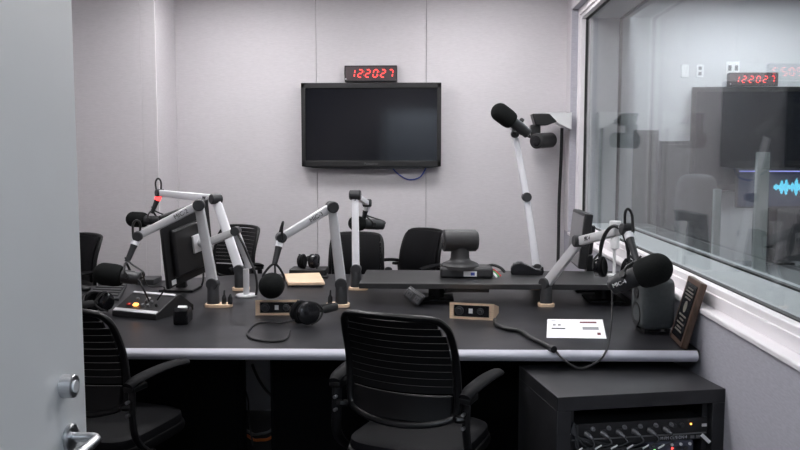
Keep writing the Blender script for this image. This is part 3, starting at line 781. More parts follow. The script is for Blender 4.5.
MB().tube([h2, P(243, 244, Y=4.58), P(249, 258, Y=4.58), P(255, 272, Y=4.56), P(257, 286, Y=4.55), P(256, 295, Y=4.55)], .007).build('cable', M['black'], t)
# little black stand foot and cables below the left monitor
tag(MB().tube([P(183, 272, Y=4.85), P(188, 288, Y=4.9), P(197, 291, Y=4.92), P(203, 281, Y=4.95), P(203, 262, Y=5.0)], .006).build('monitor_cable', M['black']), 'black cable looping below the left monitor', 'cable')
q = P(172, 293, z=DZ)
t = thing('monitor_stand', 'black stand foot below the left monitor', 'stand', q)
MB().box2((q.x - .09, q.y + .02, DZ), (q.x + .12, q.y + .22, DZ + .016)).build('foot', M['black'], t, bevel=.005)
MB().box2((q.x - .01, q.y + .1, DZ + .01), (q.x + .05, q.y + .14, DZ + .2)).build('neck', M['black'], t, bevel=.005)

# right monitor on its own stand
A = P(579, 211, Y=5.02); B = P(592, 214, Y=4.72); zb = P(585, 266, Y=4.9).z
ex = V((B.x - A.x, B.y - A.y, 0)); ctr = (A + B) / 2
ax = V((-.02, -1, 0)).normalized(); W = .46; zt = A.z; H = zt - zb
t = thing('monitor', 'black monitor on the shelf side by the window, seen almost edge on', 'monitor', (ctr.x, ctr.y, DZ))
nf = V((-ax.y, ax.x, 0)); nf = nf if nf.x < 0 else -nf   # screen faces left
cc = V((P(582, 240, Y=4.9).x, 4.98, (zt + zb) / 2))
Rm = Matrix((ax, V((0, 0, 1)), nf)).transposed()
Rm = Rm @ Rx(math.radians(-6))
MB().box(cc, (W, H, .05), Rm).build('housing', M['black'], t, bevel=.006)
MB().box(cc + nf * .026, (W - .03, H - .03, .003), Rm).build('screen', M['greyscreen'], t)
MB().box(cc - nf * .045, (W * .5, H * .55, .05), Rm).build('rear_bulge', M['black'], t, bevel=.012)
bs_ = cc - nf * .05
MB().box((bs_.x + .01, bs_.y, (DZ + zb) / 2 + .03), (.04, .07, zb - DZ + .06)).build('stand_neck', M['black'], t, bevel=.004)
MB().box((bs_.x + .01, bs_.y - .02, DZ + .008), (.20, .22, .016)).build('stand_base', M['black'], t, bevel=.004)

# ------------------------------------------------------------------ dome/PTZ cameras
def ptz(lab, o, s, flip, name='conference_camera'):
    """o: base point, s: scale; flip: hung upside down"""
    t = thing(name, lab, 'camera', o, group='conference cameras')
    k = -1 if flip else 1; o = V(o)
    U = lambda x, y, z: o + V((x, y, z * k)) * s
    return t, U
q = P(466, 279, z=SZ)
o = V((q.x, q.y + .10, SZ))
t, U = ptz('graphite conference camera standing on the raised shelf', o, 1, False)
fr = lambda px, py: P(px, py, Y=o.y)
bw = MB(); bw.box((o.x + .005, o.y, SZ + .032), (.305, .17, .062)); bw.build('base', M['ptz'], t, bevel=.016, seg=3)
lx = P(460, 262, Y=o.y).x
MB().lathe((lx, o.y, SZ + .05), (0, 0, 1), [(0, .112), (.018, .112), (.028, .104), (.036, .085), (.045, .064), (.06, .055), (.12, .052)], 32).build('turntable', M['ptz'], t)
hc0 = P(443, 240.5, Y=o.y - .02); hc1 = P(477, 240.5, Y=o.y + .02)
hd = (hc1 - hc0); HL = hd.length
MB().lathe(hc0, hd, [(0, .054), (.006, .064), (HL - .012, .064), (HL, .054)], 36).build('head', M['ptz'], t)
MB().lathe(hc0 - hd.normalized() * .004, hd, [(0, .03), (.003, .044), (.008, .050)], 28).build('lens', M['blackg'], t)
lb_ = MB().box2((P(463, 275, Y=o.y).x, o.y - .0875, SZ + .012), (P(476, 275, Y=o.y).x, o.y - .084, SZ + .042)).build('label_plate', M['white'], t)
lb_['label'] = 'white label with blue print'
MB().box2((P(470, 275, Y=o.y).x, o.y - .0885, SZ + .018), (P(474, 275, Y=o.y).x, o.y - .0874, SZ + .036)).build('print', M['bluecable'], lb_)
# connectors behind camera
for i, (mm, lb, dx, dz) in enumerate((('redcable', 'red plug lead beside the shelf camera', 0, 0), ('greencable', 'green plug lead beside the shelf camera', -.012, -.006), ('white', 'white plug lead beside the shelf camera', .01, -.004))):
    p0 = P(488 + i, 268 + i * 2.3, Y=o.y - .02 - .01 * i); p1 = P(501 - i * 2, 270 + i * 2, Y=o.y - .05 - .02 * i)
    p0.z = max(p0.z, SZ + .012); p1.z = SZ + .010
    tag(MB().tube([p0, (p0 + p1) / 2 + V((0, 0, .01)), p1], .006, K=8).build('plug_lead', M[mm]), lb, 'cable', 'camera leads')
tag(MB().tube([P(484, 268, Y=o.y + .02), P(492, 265, Y=o.y + .03), P(500, 267.5, Y=o.y), P(505, 272, Y=o.y - .02)], .009).build('camera_cable', M['black']), 'black cable arching from the shelf camera', 'cable', 'camera leads')

# wall bracket and hung camera
by = 6.80
zt = P(560, 113, Y=by).z
t = thing('wall_bracket', 'white wall bracket shelf in the right rear corner', 'bracket', (WX, by, zt - .2))
XL = P(531, 113, Y=by).x
xs = WX - .002
pts = [(P(546, 113, Y=by).x, 0), (xs, 0), (xs, -.14)]
n = 10
xa = P(546, 113, Y=by).x
curve = [(xs - (xs - xa) * (k / n), -.005 - .135 * ((1 - k / n) ** .6)) for k in range(1, n)]
MB().prism(pts + curve, (0, by - .09, zt), (1, 0, 0), (0, 0, 1), (0, .18, 0)).build('arm', M['white'], t, bevel=.003)
MB().box2((xa - .01, by - .09, zt - .008), (xs, by + .09, zt + .002)).build('plate', M['white'], t, bevel=.001)
t = thing('conference_camera', 'black conference camera hung upside down from the white wall bracket', 'camera', (XL + .1, by, zt - .3), group='conference cameras')
q0 = P(531, 116, Y=by - .0)
pr_ = [(XL - .002, -.0085), (P(548, 116, Y=by).x, -.0085), (P(556, 120, Y=by).x, -.075), (P(546, 126, Y=by).x, -.105), (P(534, 126, Y=by).x, -.105)]
MB().prism(pr_, (0, by - .095, zt), (1, 0, 0), (0, 0, 1), (0, .16, 0)).build('base', M['black'], t, bevel=.01)
MB().box2((P(532, 1, Y=by).x, by - .05, P(0, 139, Y=by).z), (P(542, 1, Y=by).x, by + .05, zt - .095)).build('neck', M['black'], t, bevel=.012, seg=3)
h0 = P(536, 141, Y=by - .14); h1 = P(551, 140, Y=by + .04)
hd = h1 - h0
MB().lathe(h0, hd, [(0, .05), (.006, .064), (hd.length - .01, .064), (hd.length, .05)], 32).build('head', M['black'], t)
MB().lathe(h0 - hd.normalized() * .004, hd, [(0, .03), (.006, .05)], 24).build('lens', M['blackg'], t)
tag(MB().tube([P(562, 128, Y=by + .05), P(561, 160, Y=by + .08), P(559, 205, Y=by + .1), P(558.5, 240, Y=by + .1), P(557.5, 275, Y=by + .06)], .014, K=10).build('wall_cable', M['blackm']), 'thick black cable hanging down the corner from the wall bracket', 'cable')

# ------------------------------------------------------------------ things on the shelf
# tape dispenser (long)
q = P(527, 274.5, z=SZ)
t = thing('tape_dispenser', 'long black tape dispenser on the raised shelf', 'tape dispenser', q, Rz(math.radians(-4)), 'tape dispensers')
pf = [(-.09, 0), (.09, 0), (.097, .02), (.094, .05), (.084, .05), (.078, .032), (.05, .034), (.01, .055), (-.04, .072), (-.08, .066), (-.096, .04), (-.097, .015)]
MB().prism(pf, (0, -.03, 0), (1, 0, 0), (0, 0, 1), (0, .06, 0)).build('body', M['blackg'], t, local=True, bevel=.01, seg=3)
MB().cyl((-.045, -.02, .045), (-.045, .02, .045), .034, K=28).build('tape_roll', M['mid'], t, local=True)
MB().box((.09, 0, .05), (.004, .045, .012)).build('cutter', M['steel'], t, local=True)
# small dispenser on desk
q = P(181, 324, z=DZ)
t = thing('tape_dispenser', 'small black tape dispenser with white tape on the desk front', 'tape dispenser', q + V((0, .03, 0)), Rz(math.radians(97)), 'tape dispensers')
pf = [(-.06, 0), (.075, 0), (.085, .03), (.06, .07), (.02, .062), (-.01, .066), (-.05, .088), (-.065, .07), (-.066, .02)]
MB().prism(pf, (0, -.035, 0), (1, 0, 0), (0, 0, 1), (0, .07, 0)).build('body', M['blackg'], t, local=True, bevel=.007, seg=3)
MB().cyl((.0, -.02, .052), (.0, .02, .052), .034, K=28).build('tape_roll', M['white'], t, local=True)

# signal light post on shelf right end
q = P(614, 276, z=SZ)
t = thing('signal_light', 'white cylindrical signal light on a thin post beside the window', 'signal light', q)
MB().cyl((q.x, q.y, SZ), (q.x, q.y, SZ + .01), .038).build('base', M['white'], t)
z1 = P(614, 250, Y=q.y).z; z2 = P(614, 221, Y=q.y).z
MB().cyl((q.x, q.y, SZ + .008), (q.x, q.y, z1 + .01), .009).build('post', M['white'], t)
MB().lathe((q.x, q.y, z1), (0, 0, 1), [(0, .010), (.012, .027), (z2 - z1 - .03, .027)], 24).build('lamp_body', M['white'], t)
MB().cyl((q.x, q.y, z2 - .03), (q.x, q.y, z2), .033, K=24).build('cap', M['white'], t)

# ------------------------------------------------------------------ headphones
def lyingR(x, z):
    x = x.normalized(); z = (z - x * z.dot(x)).normalized(); return Matrix((x, z.cross(x), z)).transposed()
def headphones(lab, R, loc, w=.085, cord=None, h=.17, cup=.042):
    t = thing('headphones', lab, 'headphones', loc, R, 'black headphones')
    pts = [(w * math.cos(a) * (1 if abs(math.cos(a)) < .9 else .98), 0, h * math.sin(a) ** .9 if math.sin(a) > 0 else 0) for a in [PI * k / 12 for k in range(13)]]
    hb_ = MB().tube(pts, lambda q: (.008, .019 if .12 < q < .88 else .009), K=10, sub=3, flat=(0, 0, 1)).build('headband', M['blackm'], t, local=True)
    for s in (-1, 1):
        c = MB().lathe((s * w, 0, -.01), (-s, 0, .12), [(-.022, cup * .7), (-.016, cup * .92), (.0, cup), (.006, cup)], 28).build('ear_cup', M['blackg'], t, local=True)
        MB().lathe((s * w, 0, -.01), (-s, 0, .12), [(.006, cup * .98), (.012, cup * 1.06), (.022, cup * 1.04), (.027, cup * .85), (.02, cup * .5)], 28).build('cushion', M['leather'], c, local=True)
        MB().tube([(s * (w + .012), -cup, -.01), (s * (w + .014), -cup * .7, cup * .6), (s * w, 0, cup * 1.15), (s * (w + .014), cup * .7, cup * .6), (s * (w + .012), cup, -.01)], .005, K=8).build('cup_fork', M['blackm'], t, local=True)
    if cord: MB().tube(cord, .0045, K=8).build('cord', M['blackm'], t)
    return t
# on the desk, lying
q = P(308, 325, z=DZ)
R = Rz(math.radians(28)) @ Rx(math.radians(-82)) @ Rz(0)
headphones('black headphones lying on the desk with their cord looped around', lyingR(V((.50, -.80, .12)), V((.80, .48, .08))), q + V((-.012, .02, .060)), w=.058, h=.165, cup=.055,
           cord=[q + V((-.06, -.03, .03)), P(280, 323, z=DZ + .01), P(270, 321.5, z=DZ + .008), P(256, 324, z=DZ + .005), P(247.5, 333, z=DZ + .005), P(253, 339, z=DZ + .005), P(272, 341.5, z=DZ + .005), P(286, 339, z=DZ + .005), P(290, 331, z=DZ + .008)])
q = P(275, 322, z=DZ)
# far headphones beside the centre chair
q = P(309, 267.5, z=DZ + .03)
t = thing('equipment_tray', 'low black tray at the far edge of the desk, under headphones', 'tray', (q.x, 5.55, DZ))
tr = P(306, 272, z=DZ); MB().box2((P(291, 270, Y=5.5).x, 5.42, DZ), (P(327, 270, Y=5.5).x, 5.6, DZ + .045)).build('tray_body', M['black'], t, bevel=.006)
headphones('black headphones resting on the tray at the far edge of the desk', lyingR(V((.95, -.3, .05)), V((.3, .9, .10))), V((P(309, 264, Y=5.5).x, 5.48, DZ + .045 + .052)), w=.050, h=.13, cup=.048)
# left headphones
q = P(93, 314, z=DZ)
headphones('black headphones lying by the keyboard next to the open door', lyingR(V((.85, -.5, .08)), V((-.5, -.8, .0))), q + V((0, .06, .056)), w=.055, h=.14, cup=.050)
# hanging on MIC 4 arm
c0 = P(612, 250, Y=3.78)
exv = V((.85, -.52, 0)).normalized()
th = headphones('black headphones hanging from the MIC-4 arm by the window', Matrix((exv, V((0, 0, 1)).cross(exv), V((0, 0, 1)))).transposed(), P(614, 266, Y=3.70), w=.070, h=.185, cup=.046,
           cord=[P(612, 280, Y=3.72), P(612, 300, Y=3.7), P(611.5, 322, Y=3.6), P(609, 341, z=DZ + .006), P(604, 352, z=DZ + .004) + V((0, -.02, 0)), P(597, 362, Y=3.28), P(580, 368.5, Y=3.27), P(564, 360, Y=3.28), P(554, 349, z=DZ + .008)])
# extension cable on desk
tag(MB().tube([P(495, 320, z=DZ + .012), P(497, 325, z=DZ + .01), P(508, 329, z=DZ + .01), P(520, 331, z=DZ + .01), P(531, 338, z=DZ + .01), P(542, 343, z=DZ + .01), P(551, 348, z=DZ + .01)], .011, K=10).cyl(P(550, 347.5, z=DZ + .012), P(554, 349.5, z=DZ + .012), .015).build('extension_cable', M['black']), 'thick black cable running from the wooden box to the desk edge', 'cable')

# ------------------------------------------------------------------ headphone amplifier boxes
def amp(lab, pl, pr_, pt, pyb, dep, rot=0):
    a = P(pl, pyb, z=DZ); c = P(pr_, pyb + rot, z=DZ); d = (c - a); W = d.length; an = math.atan2(d.y, d.x)
    H = P(pl, pt, Y=a.y).z - DZ
    t = thing('headphone_box', lab, 'headphone amplifier', a, Rz(an), 'wooden headphone boxes')
    th_ = .012; hb2 = H * .42; prof2 = [(0, 0), (dep, 0), (dep, hb2), (0, H)]
    m_ = MB()
    m_.prism(prof2, (0, 0, 0), (0, 1, 0), (0, 0, 1), (th_ * 1.8, 0, 0)); m_.prism(prof2, (W - th_ * 1.8, 0, 0), (0, 1, 0), (0, 0, 1), (th_ * 1.8, 0, 0))
    m_.prism([(0, 0), (dep, 0), (dep, th_), (0, th_)], (th_ * 1.8, 0, 0), (0, 1, 0), (0, 0, 1), (W - th_ * 3.6, 0, 0))
    m_.prism([(0, H - th_), (dep, hb2 - th_), (dep, hb2), (0, H)], (th_ * 1.8, 0, 0), (0, 1, 0), (0, 0, 1), (W - th_ * 3.6, 0, 0))
    m_.prism([(dep - .01, th_), (dep, th_), (dep, hb2 - th_), (dep - .01, hb2 - th_ * .6)], (th_ * 1.8, 0, 0), (0, 1, 0), (0, 0, 1), (W - th_ * 3.6, 0, 0))
    m_.build('wooden_case', M['wood'], t, local=True)
    f = MB().box2((th_ * 2, .006, th_), (W - th_ * 2, .012, H - th_)).build('front_panel', M['blackg'], t, local=True)
    zc = H / 2
    for k, fx in ((0, .22), (1, .70)):
        kb = MB().lathe((W * fx, .006, zc), (0, -1, 0), [(0, .020 - k * .005), (.004, .020 - k * .005), (.005, .013 - k * .003), (.02, .012 - k * .003)], 20).build('knob', M['dark'], f, local=True)
        MB().lathe((W * fx, .0055, zc), (0, -1, 0), [(0, .0225 - k * .005), (.0012, .0225 - k * .005)], 20).build('knob_ring', M['mid'], f, local=True)
    MB().box((W * .48, .004, zc), (.020, .004, .024)).build('white_button', M['white'], f, local=True)
    MB().box((W * .10, .005, zc + .014), (.005, .002, .005)).build('indicator', M['mid'], f, local=True)
    return t
amp('pale wooden headphone box in front of the MIC-3 microphone', 255.5, 299.5, 300, 315.5, .13, -.3)
amp('pale wooden headphone box on the desk in front of the shelf camera', 449.5, 493.5, 302, 318.3, .20, 2.3)
q = P(487, 311, Y=3.98)
# wooden riser
a = P(288, 287.5, z=DZ); c = P(325, 287, z=DZ); bk = P(283, 274, z=DZ + .05)
t = thing('wooden_riser', 'flat pale wooden riser near the far edge of the desk', 'riser', ((a.x + c.x) / 2, a.y + .1, DZ))
zt = P(288, 282.5, Y=a.y).z
polyw = [(a.x, a.y), (c.x, c.y), (P(319.5, 272.5, z=zt).x, P(319.5, 272.5, z=zt).y), (P(284, 273.5, z=zt).x, P(284, 273.5, z=zt).y)]
MB().prism(polyw, (0, 0, DZ + .012), (1, 0, 0), (0, 1, 0), (0, 0, zt - DZ - .012)).build('board', M['wood'], t, bevel=.004)
MB().box2((a.x + .02, a.y + .01, DZ), (c.x - .02, a.y + .05, DZ + .013)).build('front_runner', M['blackm'], t)
MB().box2((a.x + .02, polyw[2][1] - .06, DZ), (c.x - .03, polyw[2][1] - .02, DZ + .013)).build('rear_runner', M['blackm'], t)

# ------------------------------------------------------------------ outlet cube
q = P(411, 306, z=DZ)
R = Rz(math.radians(-38)) @ Rx(math.radians(-18)) @ Ry(math.radians(8))
t = thing('desk_outlet', 'small black power outlet block tilted on the desk under the shelf', 'power outlet', q + V((.02, 0, .012)), Rz(math.radians(-12)))
MB().box((0, 0, .045), (.10, .07, .06), Ry(math.radians(34))).build('housing', M['mid2'], t, local=True, bevel=.008)
Rr = Ry(math.radians(34))
for s in (-1, 1):
    f = MB().box(V((0, 0, .045)) + Rr @ V((s * .025, -.0365, 0)), (.034, .004, .036), Rr).build('socket_face', M['mid'], t, local=True, bevel=.002)
    m_ = MB()
    for k in (-1, 1): m_.box(V((0, 0, .045)) + Rr @ V((s * .025 + k * .007, -.039, .003)), (.003, .002, .012), Rr)
    m_.build('slots', M['ink'], f, local=True)
MB().box(V((0, 0, .045)) + Rr @ V((0, -.01, .031)), (.10, .012, .004), Rr).build('bright_edge', M['mid'], t, local=True)
tag(MB().tube([P(420, 298, z=DZ + .02), P(430, 298, z=DZ + .013), P(441, 292, z=DZ + .03), P(458, 290.5, z=DZ + .04)], .010, K=10).build('outlet_cable', M['black']), 'thick black cable from the outlet block to under the shelf', 'cable')

# ------------------------------------------------------------------ paper
cs = [P(547.5, 319, z=DZ + .002), P(602.5, 319.5, z=DZ + .002), P(606.5, 338.5, z=DZ + .002), P(546.5, 337.5, z=DZ + .002)]
t = thing('paper_sheet', 'white printed sheet lying on the desk near the front edge', 'paper', cs[3])
MB().prism([(p.x, p.y) for p in cs], (0, 0, DZ + .0005), (1, 0, 0), (0, 1, 0), (0, 0, .0015)).build('sheet', M['paper'], t)
def pm(u, v):
    a_ = cs[0].lerp(cs[1], u); b_ = cs[3].lerp(cs[2], u); return a_.lerp(b_, v)
def bar(u0, v0, u1, v1, mm, nm):
    pts = [pm(u0, v0), pm(u1, v0), pm(u1, v1), pm(u0, v1)]
    MB().prism([(p.x, p.y) for p in pts], (0, 0, DZ + .002), (1, 0, 0), (0, 1, 0), (0, 0, .0004)).build(nm, M[mm], t)
bar(.58, .14, .88, .22, 'redink', 'printed_line'); bar(.10, .28, .15, .38, 'greyink', 'printed_block'); bar(.19, .28, .24, .38, 'greyink', 'printed_block')
bar(.08, .50, .32, .56, 'ink', 'printed_line'); bar(.62, .43, .90, .58, 'greyink', 'printed_block'); bar(.86, .72, .92, .84, 'redink', 'printed_block')
bar(.07, .07, .15, .09, 'greyink', 'printed_line')

# ------------------------------------------------------------------ loudspeaker
q = P(635, 331, z=DZ)
spk = thing('loudspeaker', 'small slate grey studio loudspeaker facing left by the window', 'loudspeaker', q, Rz(math.radians(-84)))
# local: front faces -Y
H = .245
bx = MB(); bx.ell((0, .082, .018 + H / 2), (.085, .080, H / 2), e=.30, U=36, W=20)
bx.build('enclosure', M['speaker'], spk, local=True)
MB().lathe((0, .003, .085), (0, -1, 0), [(-.004, .056), (.003, .056), (.004, .052), (-.002, .03), (-.003, .012), (.002, .001)], 32).build('woofer', M['black'], spk, local=True)
MB().lathe((0, .003, .185), (0, -1, 0), [(-.004, .030), (.003, .030), (.004, .026), (.0, .012), (.003, .001)], 28).build('tweeter', M['black'], spk, local=True)
ft_ = MB(); ft_.box((0, .085, .004), (.12, .12, .008)); ft_.cyl((0, .085, .004), (0, .085, .026), .035)
for sx in (-1, 1):
    for sy in (-1, 1): ft_.box((sx * .05, .085 + sy * .05, .012), (.02, .02, .02))
ft_.build('isolation_stand', M['black'], spk, local=True, bevel=.002)

# ------------------------------------------------------------------ plaque
A = P(669.5, 336, z=DZ + .004); B = P(681, 348.5, z=DZ + .004)
Tn = P(699, 285, Y=B.y + .0)
ex = (A - B).normalized(); W = (A - B).length
lean = V((.30, -.0, 1)); 
upd = (Tn - B); H = upd.length; upd = (upd - ex * upd.dot(ex)).normalized()
upd = V((.27, .02, 1)); upd = (upd - ex * upd.dot(ex)).normalized()
H = (P(700, 284, Y=B.y).z - DZ) / upd.z
nq = ex.cross(upd).normalized()
if nq.x > 0: nq = -nq
t = thing('award_plaque', 'walnut plaque with engraved black plate leaning against the window sill', 'plaque', B)
Rq = Matrix((-ex, upd, nq)).transposed()
ctr = B + ex * W / 2 + upd * H / 2 - nq * .013
MB().box(ctr, (W, H, .028), Rq).build('board', M['walnut'], t, bevel=.005)
pl = MB().box(ctr + nq * .0148, (W * .76, H * .84, .003), Rq).build('engraved_plate', M['blackg'], t)
for k, (yy, ww) in enumerate(((.34, .4), (.29, .55), (.24, .55), (.19, .4), (-.08, .5), (-.14, .3), (-.20, .55), (-.26, .35), (-.31, .5))):
    MB().box(ctr + nq * .0168 + upd * H * yy, (W * ww, .007, .001), Rq).build('engraved_line', M['gold'], pl)
MB().lathe(ctr + nq * .0163 + upd * H * .06, nq, [(0, .026), (.001, .026)], 24, squash=(1, 1)).build('emblem', M['gold'], pl)

# ------------------------------------------------------------------ console, keyboard, mouse
q = P(139, 318, z=DZ)
cns = thing('intercom_console', 'black wedge-shaped console with a lit orange button', 'console', q, Rz(math.radians(-8)))
# local side profile in y-z: low front, high rear
W_ = .25
a0 = P(112, 316, z=DZ); a1 = P(156, 320.5, z=DZ); a2 = P(171, 310, z=DZ)
cns.matrix_world = Matrix.Translation(a0); ROOTS[cns.name] = Matrix.Translation(a0)
ex = (a1 - a0); ex.normalize(); L1 = (a1 - a0).length; ed = V((-ex.y, ex.x, 0)); L2 = .30
pf = [(0, 0), (L2, 0), (L2, .03), (.20, .10), (.17, .105), (0, .028)]
MB().prism(pf, a0, ed, (0, 0, 1), ex * L1).build('case', M['black'], cns, bevel=.003)
sv = (ed * .17 + V((0, 0, .077))); sn = sv.normalized(); nn = ex.cross(sn).normalized()
if nn.z < 0: nn = -nn
o3 = a0 + V((0, 0, .028))
def onc(u, v, h=0): return o3 + ex * (L1 * u) + sv * v + nn * h
Rc = Matrix((ex, sn, nn)).transposed()
MB().box(onc(.5, .08, .002), (L1 * .96, .022, .004), Rc).build('front_trim', M['armsilver'], cns)
MB().box(onc(.5, .94, .002), (L1 * .96, .016, .004), Rc).build('rear_trim', M['armsilver'], cns)
ab = MB().box(onc(.38, .34, .005), (.026, .018, .01), Rc).build('lit_button', M['amber'], cns, bevel=.002); ab['label'] = 'lit orange button'
MB().box(onc(.22, .34, .004), (.022, .016, .008), Rc).build('button', M['redcable'], cns, bevel=.002)
for u, v in ((.54, .34), (.66, .34), (.54, .52), (.66, .52), (.3, .6), (.82, .4)):
    MB().lathe(onc(u, v, 0), nn, [(0, .009), (.012, .008), (.014, .005)], 14).build('knob', M['mid'] if u < .8 else M['black'], cns)
MB().box(onc(.5, .68, .004), (.022, .014, .008), Rc).build('button', M['white'], cns, bevel=.002)
MB().tube([onc(.62, .5, .01), onc(.5, .6, .10), P(137, 278, Y=a0.y + .1)], .005).build('lead', M['black'], cns)
MB().tube([onc(.75, .6, .01), onc(.95, .7, .08), P(148, 286, Y=a0.y + .1), P(142, 272, Y=a0.y + .06)], .004).build('lead', M['black'], cns)

k0 = P(83, 299, z=DZ); k1 = P(119, 301, z=DZ); k2 = P(127, 286, z=DZ); k3 = P(101, 285.5, z=DZ)
kb = thing('keyboard', 'black computer keyboard at the left end of the desk', 'keyboard', k0)
MB().prism([(p.x, p.y) for p in (k0, k1, k2, k3)], (0, 0, DZ), (1, 0, 0), (0, 1, 0), (0, 0, .016)).build('case', M['dark'], kb, bevel=.003)
for i in range(9):
    for j in range(5):
        u = .05 + .9 * (i + .5) / 9; v = .08 + .84 * (j + .5) / 5
        p = k0.lerp(k1, u).lerp(k3.lerp(k2, u), v)
        MB().box((p.x, p.y, DZ + .019), (.022, .030, .008)).build('key', M['key'], kb, bevel=.002)
q = P(82, 291, z=DZ)
ms = thing('computer_mouse', 'small black mouse beside the keyboard at the door edge', 'mouse', q)
MB().ell((q.x, q.y, DZ + .016), (.055, .034, .018), e=.8).build('shell', M['black'], ms)
MB().cyl((q.x - .03, q.y - .006, DZ + .03), (q.x - .03, q.y + .006, DZ + .03), .008).build('wheel', M['mid'], ms)
# small dark box behind the keyboard
q = P(146, 285, z=DZ)
tag(MB().box2((q.x - .07, q.y, DZ), (q.x + .05, q.y + .16, DZ + .035)).build('network_box', M['dark'], bevel=.004), 'low dark grey box beside the left monitor', 'box')

# ------------------------------------------------------------------ rack cabinet
RZ = .66
nl = P(557.5, 397.5, z=RZ); nr = P(725, 387, z=RZ)
d = nr - nl; W = d.length - .012; an = math.atan2(d.y, d.x) * .86
rk = thing('rack_cabinet', 'dark open-front equipment rack cabinet at the end of the desk', 'cabinet', (nl.x, nl.y, 0), Rz(an))
D_ = .47; s = .055
m_ = MB(); m_.box2((0, 0, RZ - s), (W, D_, RZ)); m_.box2((0, 0, 0), (s, D_, RZ - s)); m_.box2((W - s * .95, 0, 0), (W, D_, RZ - s)); m_.box2((s, 0, 0), (W - s, D_, .06)); m_.box2((s, D_ - .02, .06), (W - s, D_, RZ - s))
m_.build('carcass', M['rack'], rk, local=True, bevel=.002)
for xx in (s + .012, W - s - .012):
    r = MB().box2((xx - .011, .03, .07), (xx + .011, .045, RZ - s - .005)).build('rack_rail', M['black'], rk, local=True)
    h_ = MB()
    for k in range(16): h_.box((xx, .0295, .10 + .03 * k), (.007, .002, .010))
    h_.build('rail_holes', M['ink'], r, local=True)
RM = ROOTS[rk.name]
def loc(x, y, z): return RM @ V((x, y, z))
# preamp unit
rb0, rb1 = s + .03, W - s - .03
uz1 = RZ - s - .062; uz0 = uz1 - .062
un = thing('preamplifier', 'black rack preamplifier with six cabled inputs, upper unit in the rack', 'rack unit', loc(W / 2, .03, uz0), Rz(an), 'rack units')
def L(x, y, z): return loc(x, y, z)
def lb2(a, b_, **k):
    return MB().box2(a, b_).xf(RM)
lb2((rb0, .03, uz0), (rb1, .30, uz1)).build('chassis', M['black'], un, bevel=.002)
lb2((rb0 - .025, .022, uz0), (rb1 + .025, .03, uz1)).build('faceplate', M['black'], un, bevel=.001)
lb2((rb0 - .02, .018, uz0 - .001), (rb1 + .02, .022, uz0 + .003)).build('trim_line', M['mid'], un)
for sx in (rb0 - .015, rb1 + .012): lb2((sx - .01, .018, (uz0 + uz1) / 2 - .005), (sx + .01, .022, (uz0 + uz1) / 2 + .006)).build('screw', M['armsilver'], un)
for k in range(6):
    xx = rb0 + .045 + k * .0645
    MB().lathe((xx + .022, .022, uz0 + .042), (0, -1, 0), [(0, .009), (.004, .009), (.005, .0065), (.014, .006)], 16).xf(RM).build('knob', M['plugsteel'], un)
    lb2((xx - .012, .018, uz0 + .012), (xx + .012, .022, uz0 + .036)).build('input_socket', M['dark'], un)
for k in range(2): MB().lathe((rb1 - .118 + k * .032, .022, uz0 + .038), (0, -1, 0), [(0, .010), (.014, .008)], 16).xf(RM).build('knob', M['dark'], un)
lb2((rb1 - .048, .018, uz0 + .036), (rb1 - .042, .022, uz0 + .042)).build('indicator_led', M['amber'], un)
labels = ['first', 'second', 'third', 'fourth', 'fifth', 'sixth']
for k in range(6):
    xx = rb0 + .045 + k * .0645
    t = thing('audio_cable', f'black audio cable with silver plug, {labels[k]} from the left on the preamplifier', 'cable', loc(xx, .02, uz0), None, 'audio cables on the preamplifier')
    MB().lathe((xx - .008, .020, uz0 + .026), (.55, -1, -.35), [(0, .009), (.022, .009), (.025, .0065), (.036, .005)], 14).xf(RM).build('plug', M['plugsteel'], t)
    st = V((xx + .010, -.011, uz0 + .015)); sag = .024 + .004 * k
    pts = [st, st + V((.004, -.012, -.02)), V((xx - .03, -.004, uz0 - sag * .8)), V((max(rb0, xx - .12), .004, uz0 - sag)), V((rb0 - .005, .012, uz0 + .02)), V((rb0 - .01, .018, uz1 + .01))] if k > 0 else [st, st + V((0, -.01, -.03)), V((xx - .04, .0, uz0 - .03)), V((rb0, .01, uz1))]
    MB().tube([RM @ p for p in pts], .0032, K=6).build('lead', M['dark'], t)
    tp_ = pts[2]; MB().cyl(RM @ (tp_ + V((-.013, -.002, -.006))), RM @ (tp_ + V((.013, -.002, .007))), .0036, K=10).build('cable_tag', M['white'], t)
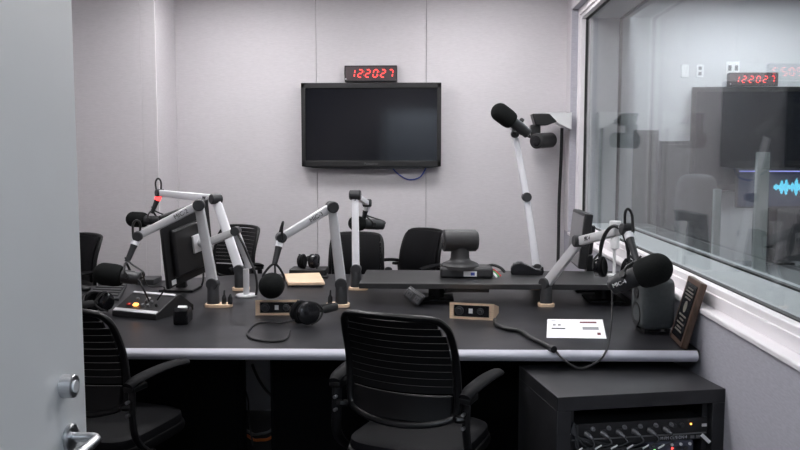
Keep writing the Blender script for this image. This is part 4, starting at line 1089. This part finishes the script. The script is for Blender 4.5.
# label strip
st = thing('label_strip', 'dark label strip with white lettering below the preamplifier', 'label', loc(rb1 - .1, .02, uz0 - .03), Rz(an))
lb2((rb0 - .02, .022, uz0 - .024), (rb1 + .02, .03, uz0 - .003)).build('strip', M['black'], st)
dx = (RM.to_3x3() @ V((1, 0, 0)))
text('M·PM ONE·DN·4', .018, frame(loc(rb1 - .115, .0214, uz0 - .0135), dx, (0, 0, 1)), 'lettering', M['lettergrey'], st, ext=.0002, fit=.11)
for k in range(2): lb2((rb1 - .045 + k * .024, .018, uz0 - .019), (rb1 - .030 + k * .024, .022, uz0 - .008)).build('socket', M['mid'], st)
tg = MB().beam(loc(rb1 - .012, -.004, uz0 + .002), loc(rb1 + .022, -.006, uz0 - .030), .014, .004, (0, -1, 0)); tg.build('paper_tag', M['white'], st)
# second unit
un = thing('rack_processor', 'small blue grey rack unit with green and red lights, lower unit in the rack', 'rack unit', loc(rb1 - .15, .02, uz0 - .11), Rz(an), 'rack units')
lb2((rb1 - .225, .012, uz0 - .115), (rb1 - .035, .2, uz0 - .026)).build('chassis', M['bluepanel'], un, bevel=.006)
for k in range(5): MB().lathe((rb1 - .205 + k * .038, .012, uz0 - .036), (0, -1, 0), [(0, .006), (.006, .006)], 14).xf(RM).build('knob', M['armsilver'] if k > 1 else M['mid'], un)
MB().lathe((rb1 - .20, .012, uz0 - .052), (0, -1, 0), [(0, .005), (.003, .003)], 12).xf(RM).build('green_light', M['green'], un)
MB().lathe((rb1 - .125, .012, uz0 - .052), (0, -1, 0), [(0, .005), (.003, .003)], 12).xf(RM).build('red_light', M['redled'], un)
for k in range(2): lb2((rb1 - .11 + k * .03, .008, uz0 - .060), (rb1 - .09 + k * .03, .012, uz0 - .046)).build('button', M['dark'], un)

# ------------------------------------------------------------------ render look
wd = bpy.data.worlds.new('world'); bpy.context.scene.world = wd; wd.use_nodes = True
wd.node_tree.nodes['Background'].inputs[0].default_value = (0.6, 0.62, 0.7, 1)
wd.node_tree.nodes['Background'].inputs[1].default_value = 0.05
sc = bpy.context.scene
sc.view_settings.view_transform = 'Standard'
sc.view_settings.look = 'None'
sc.view_settings.gamma = 1
sc.view_settings.use_curve_mapping = False
sc.view_settings.exposure = 0.0
sc.cycles.use_denoising = True
sc.cycles.max_bounces = 10
sc.cycles.transparent_max_bounces = 12
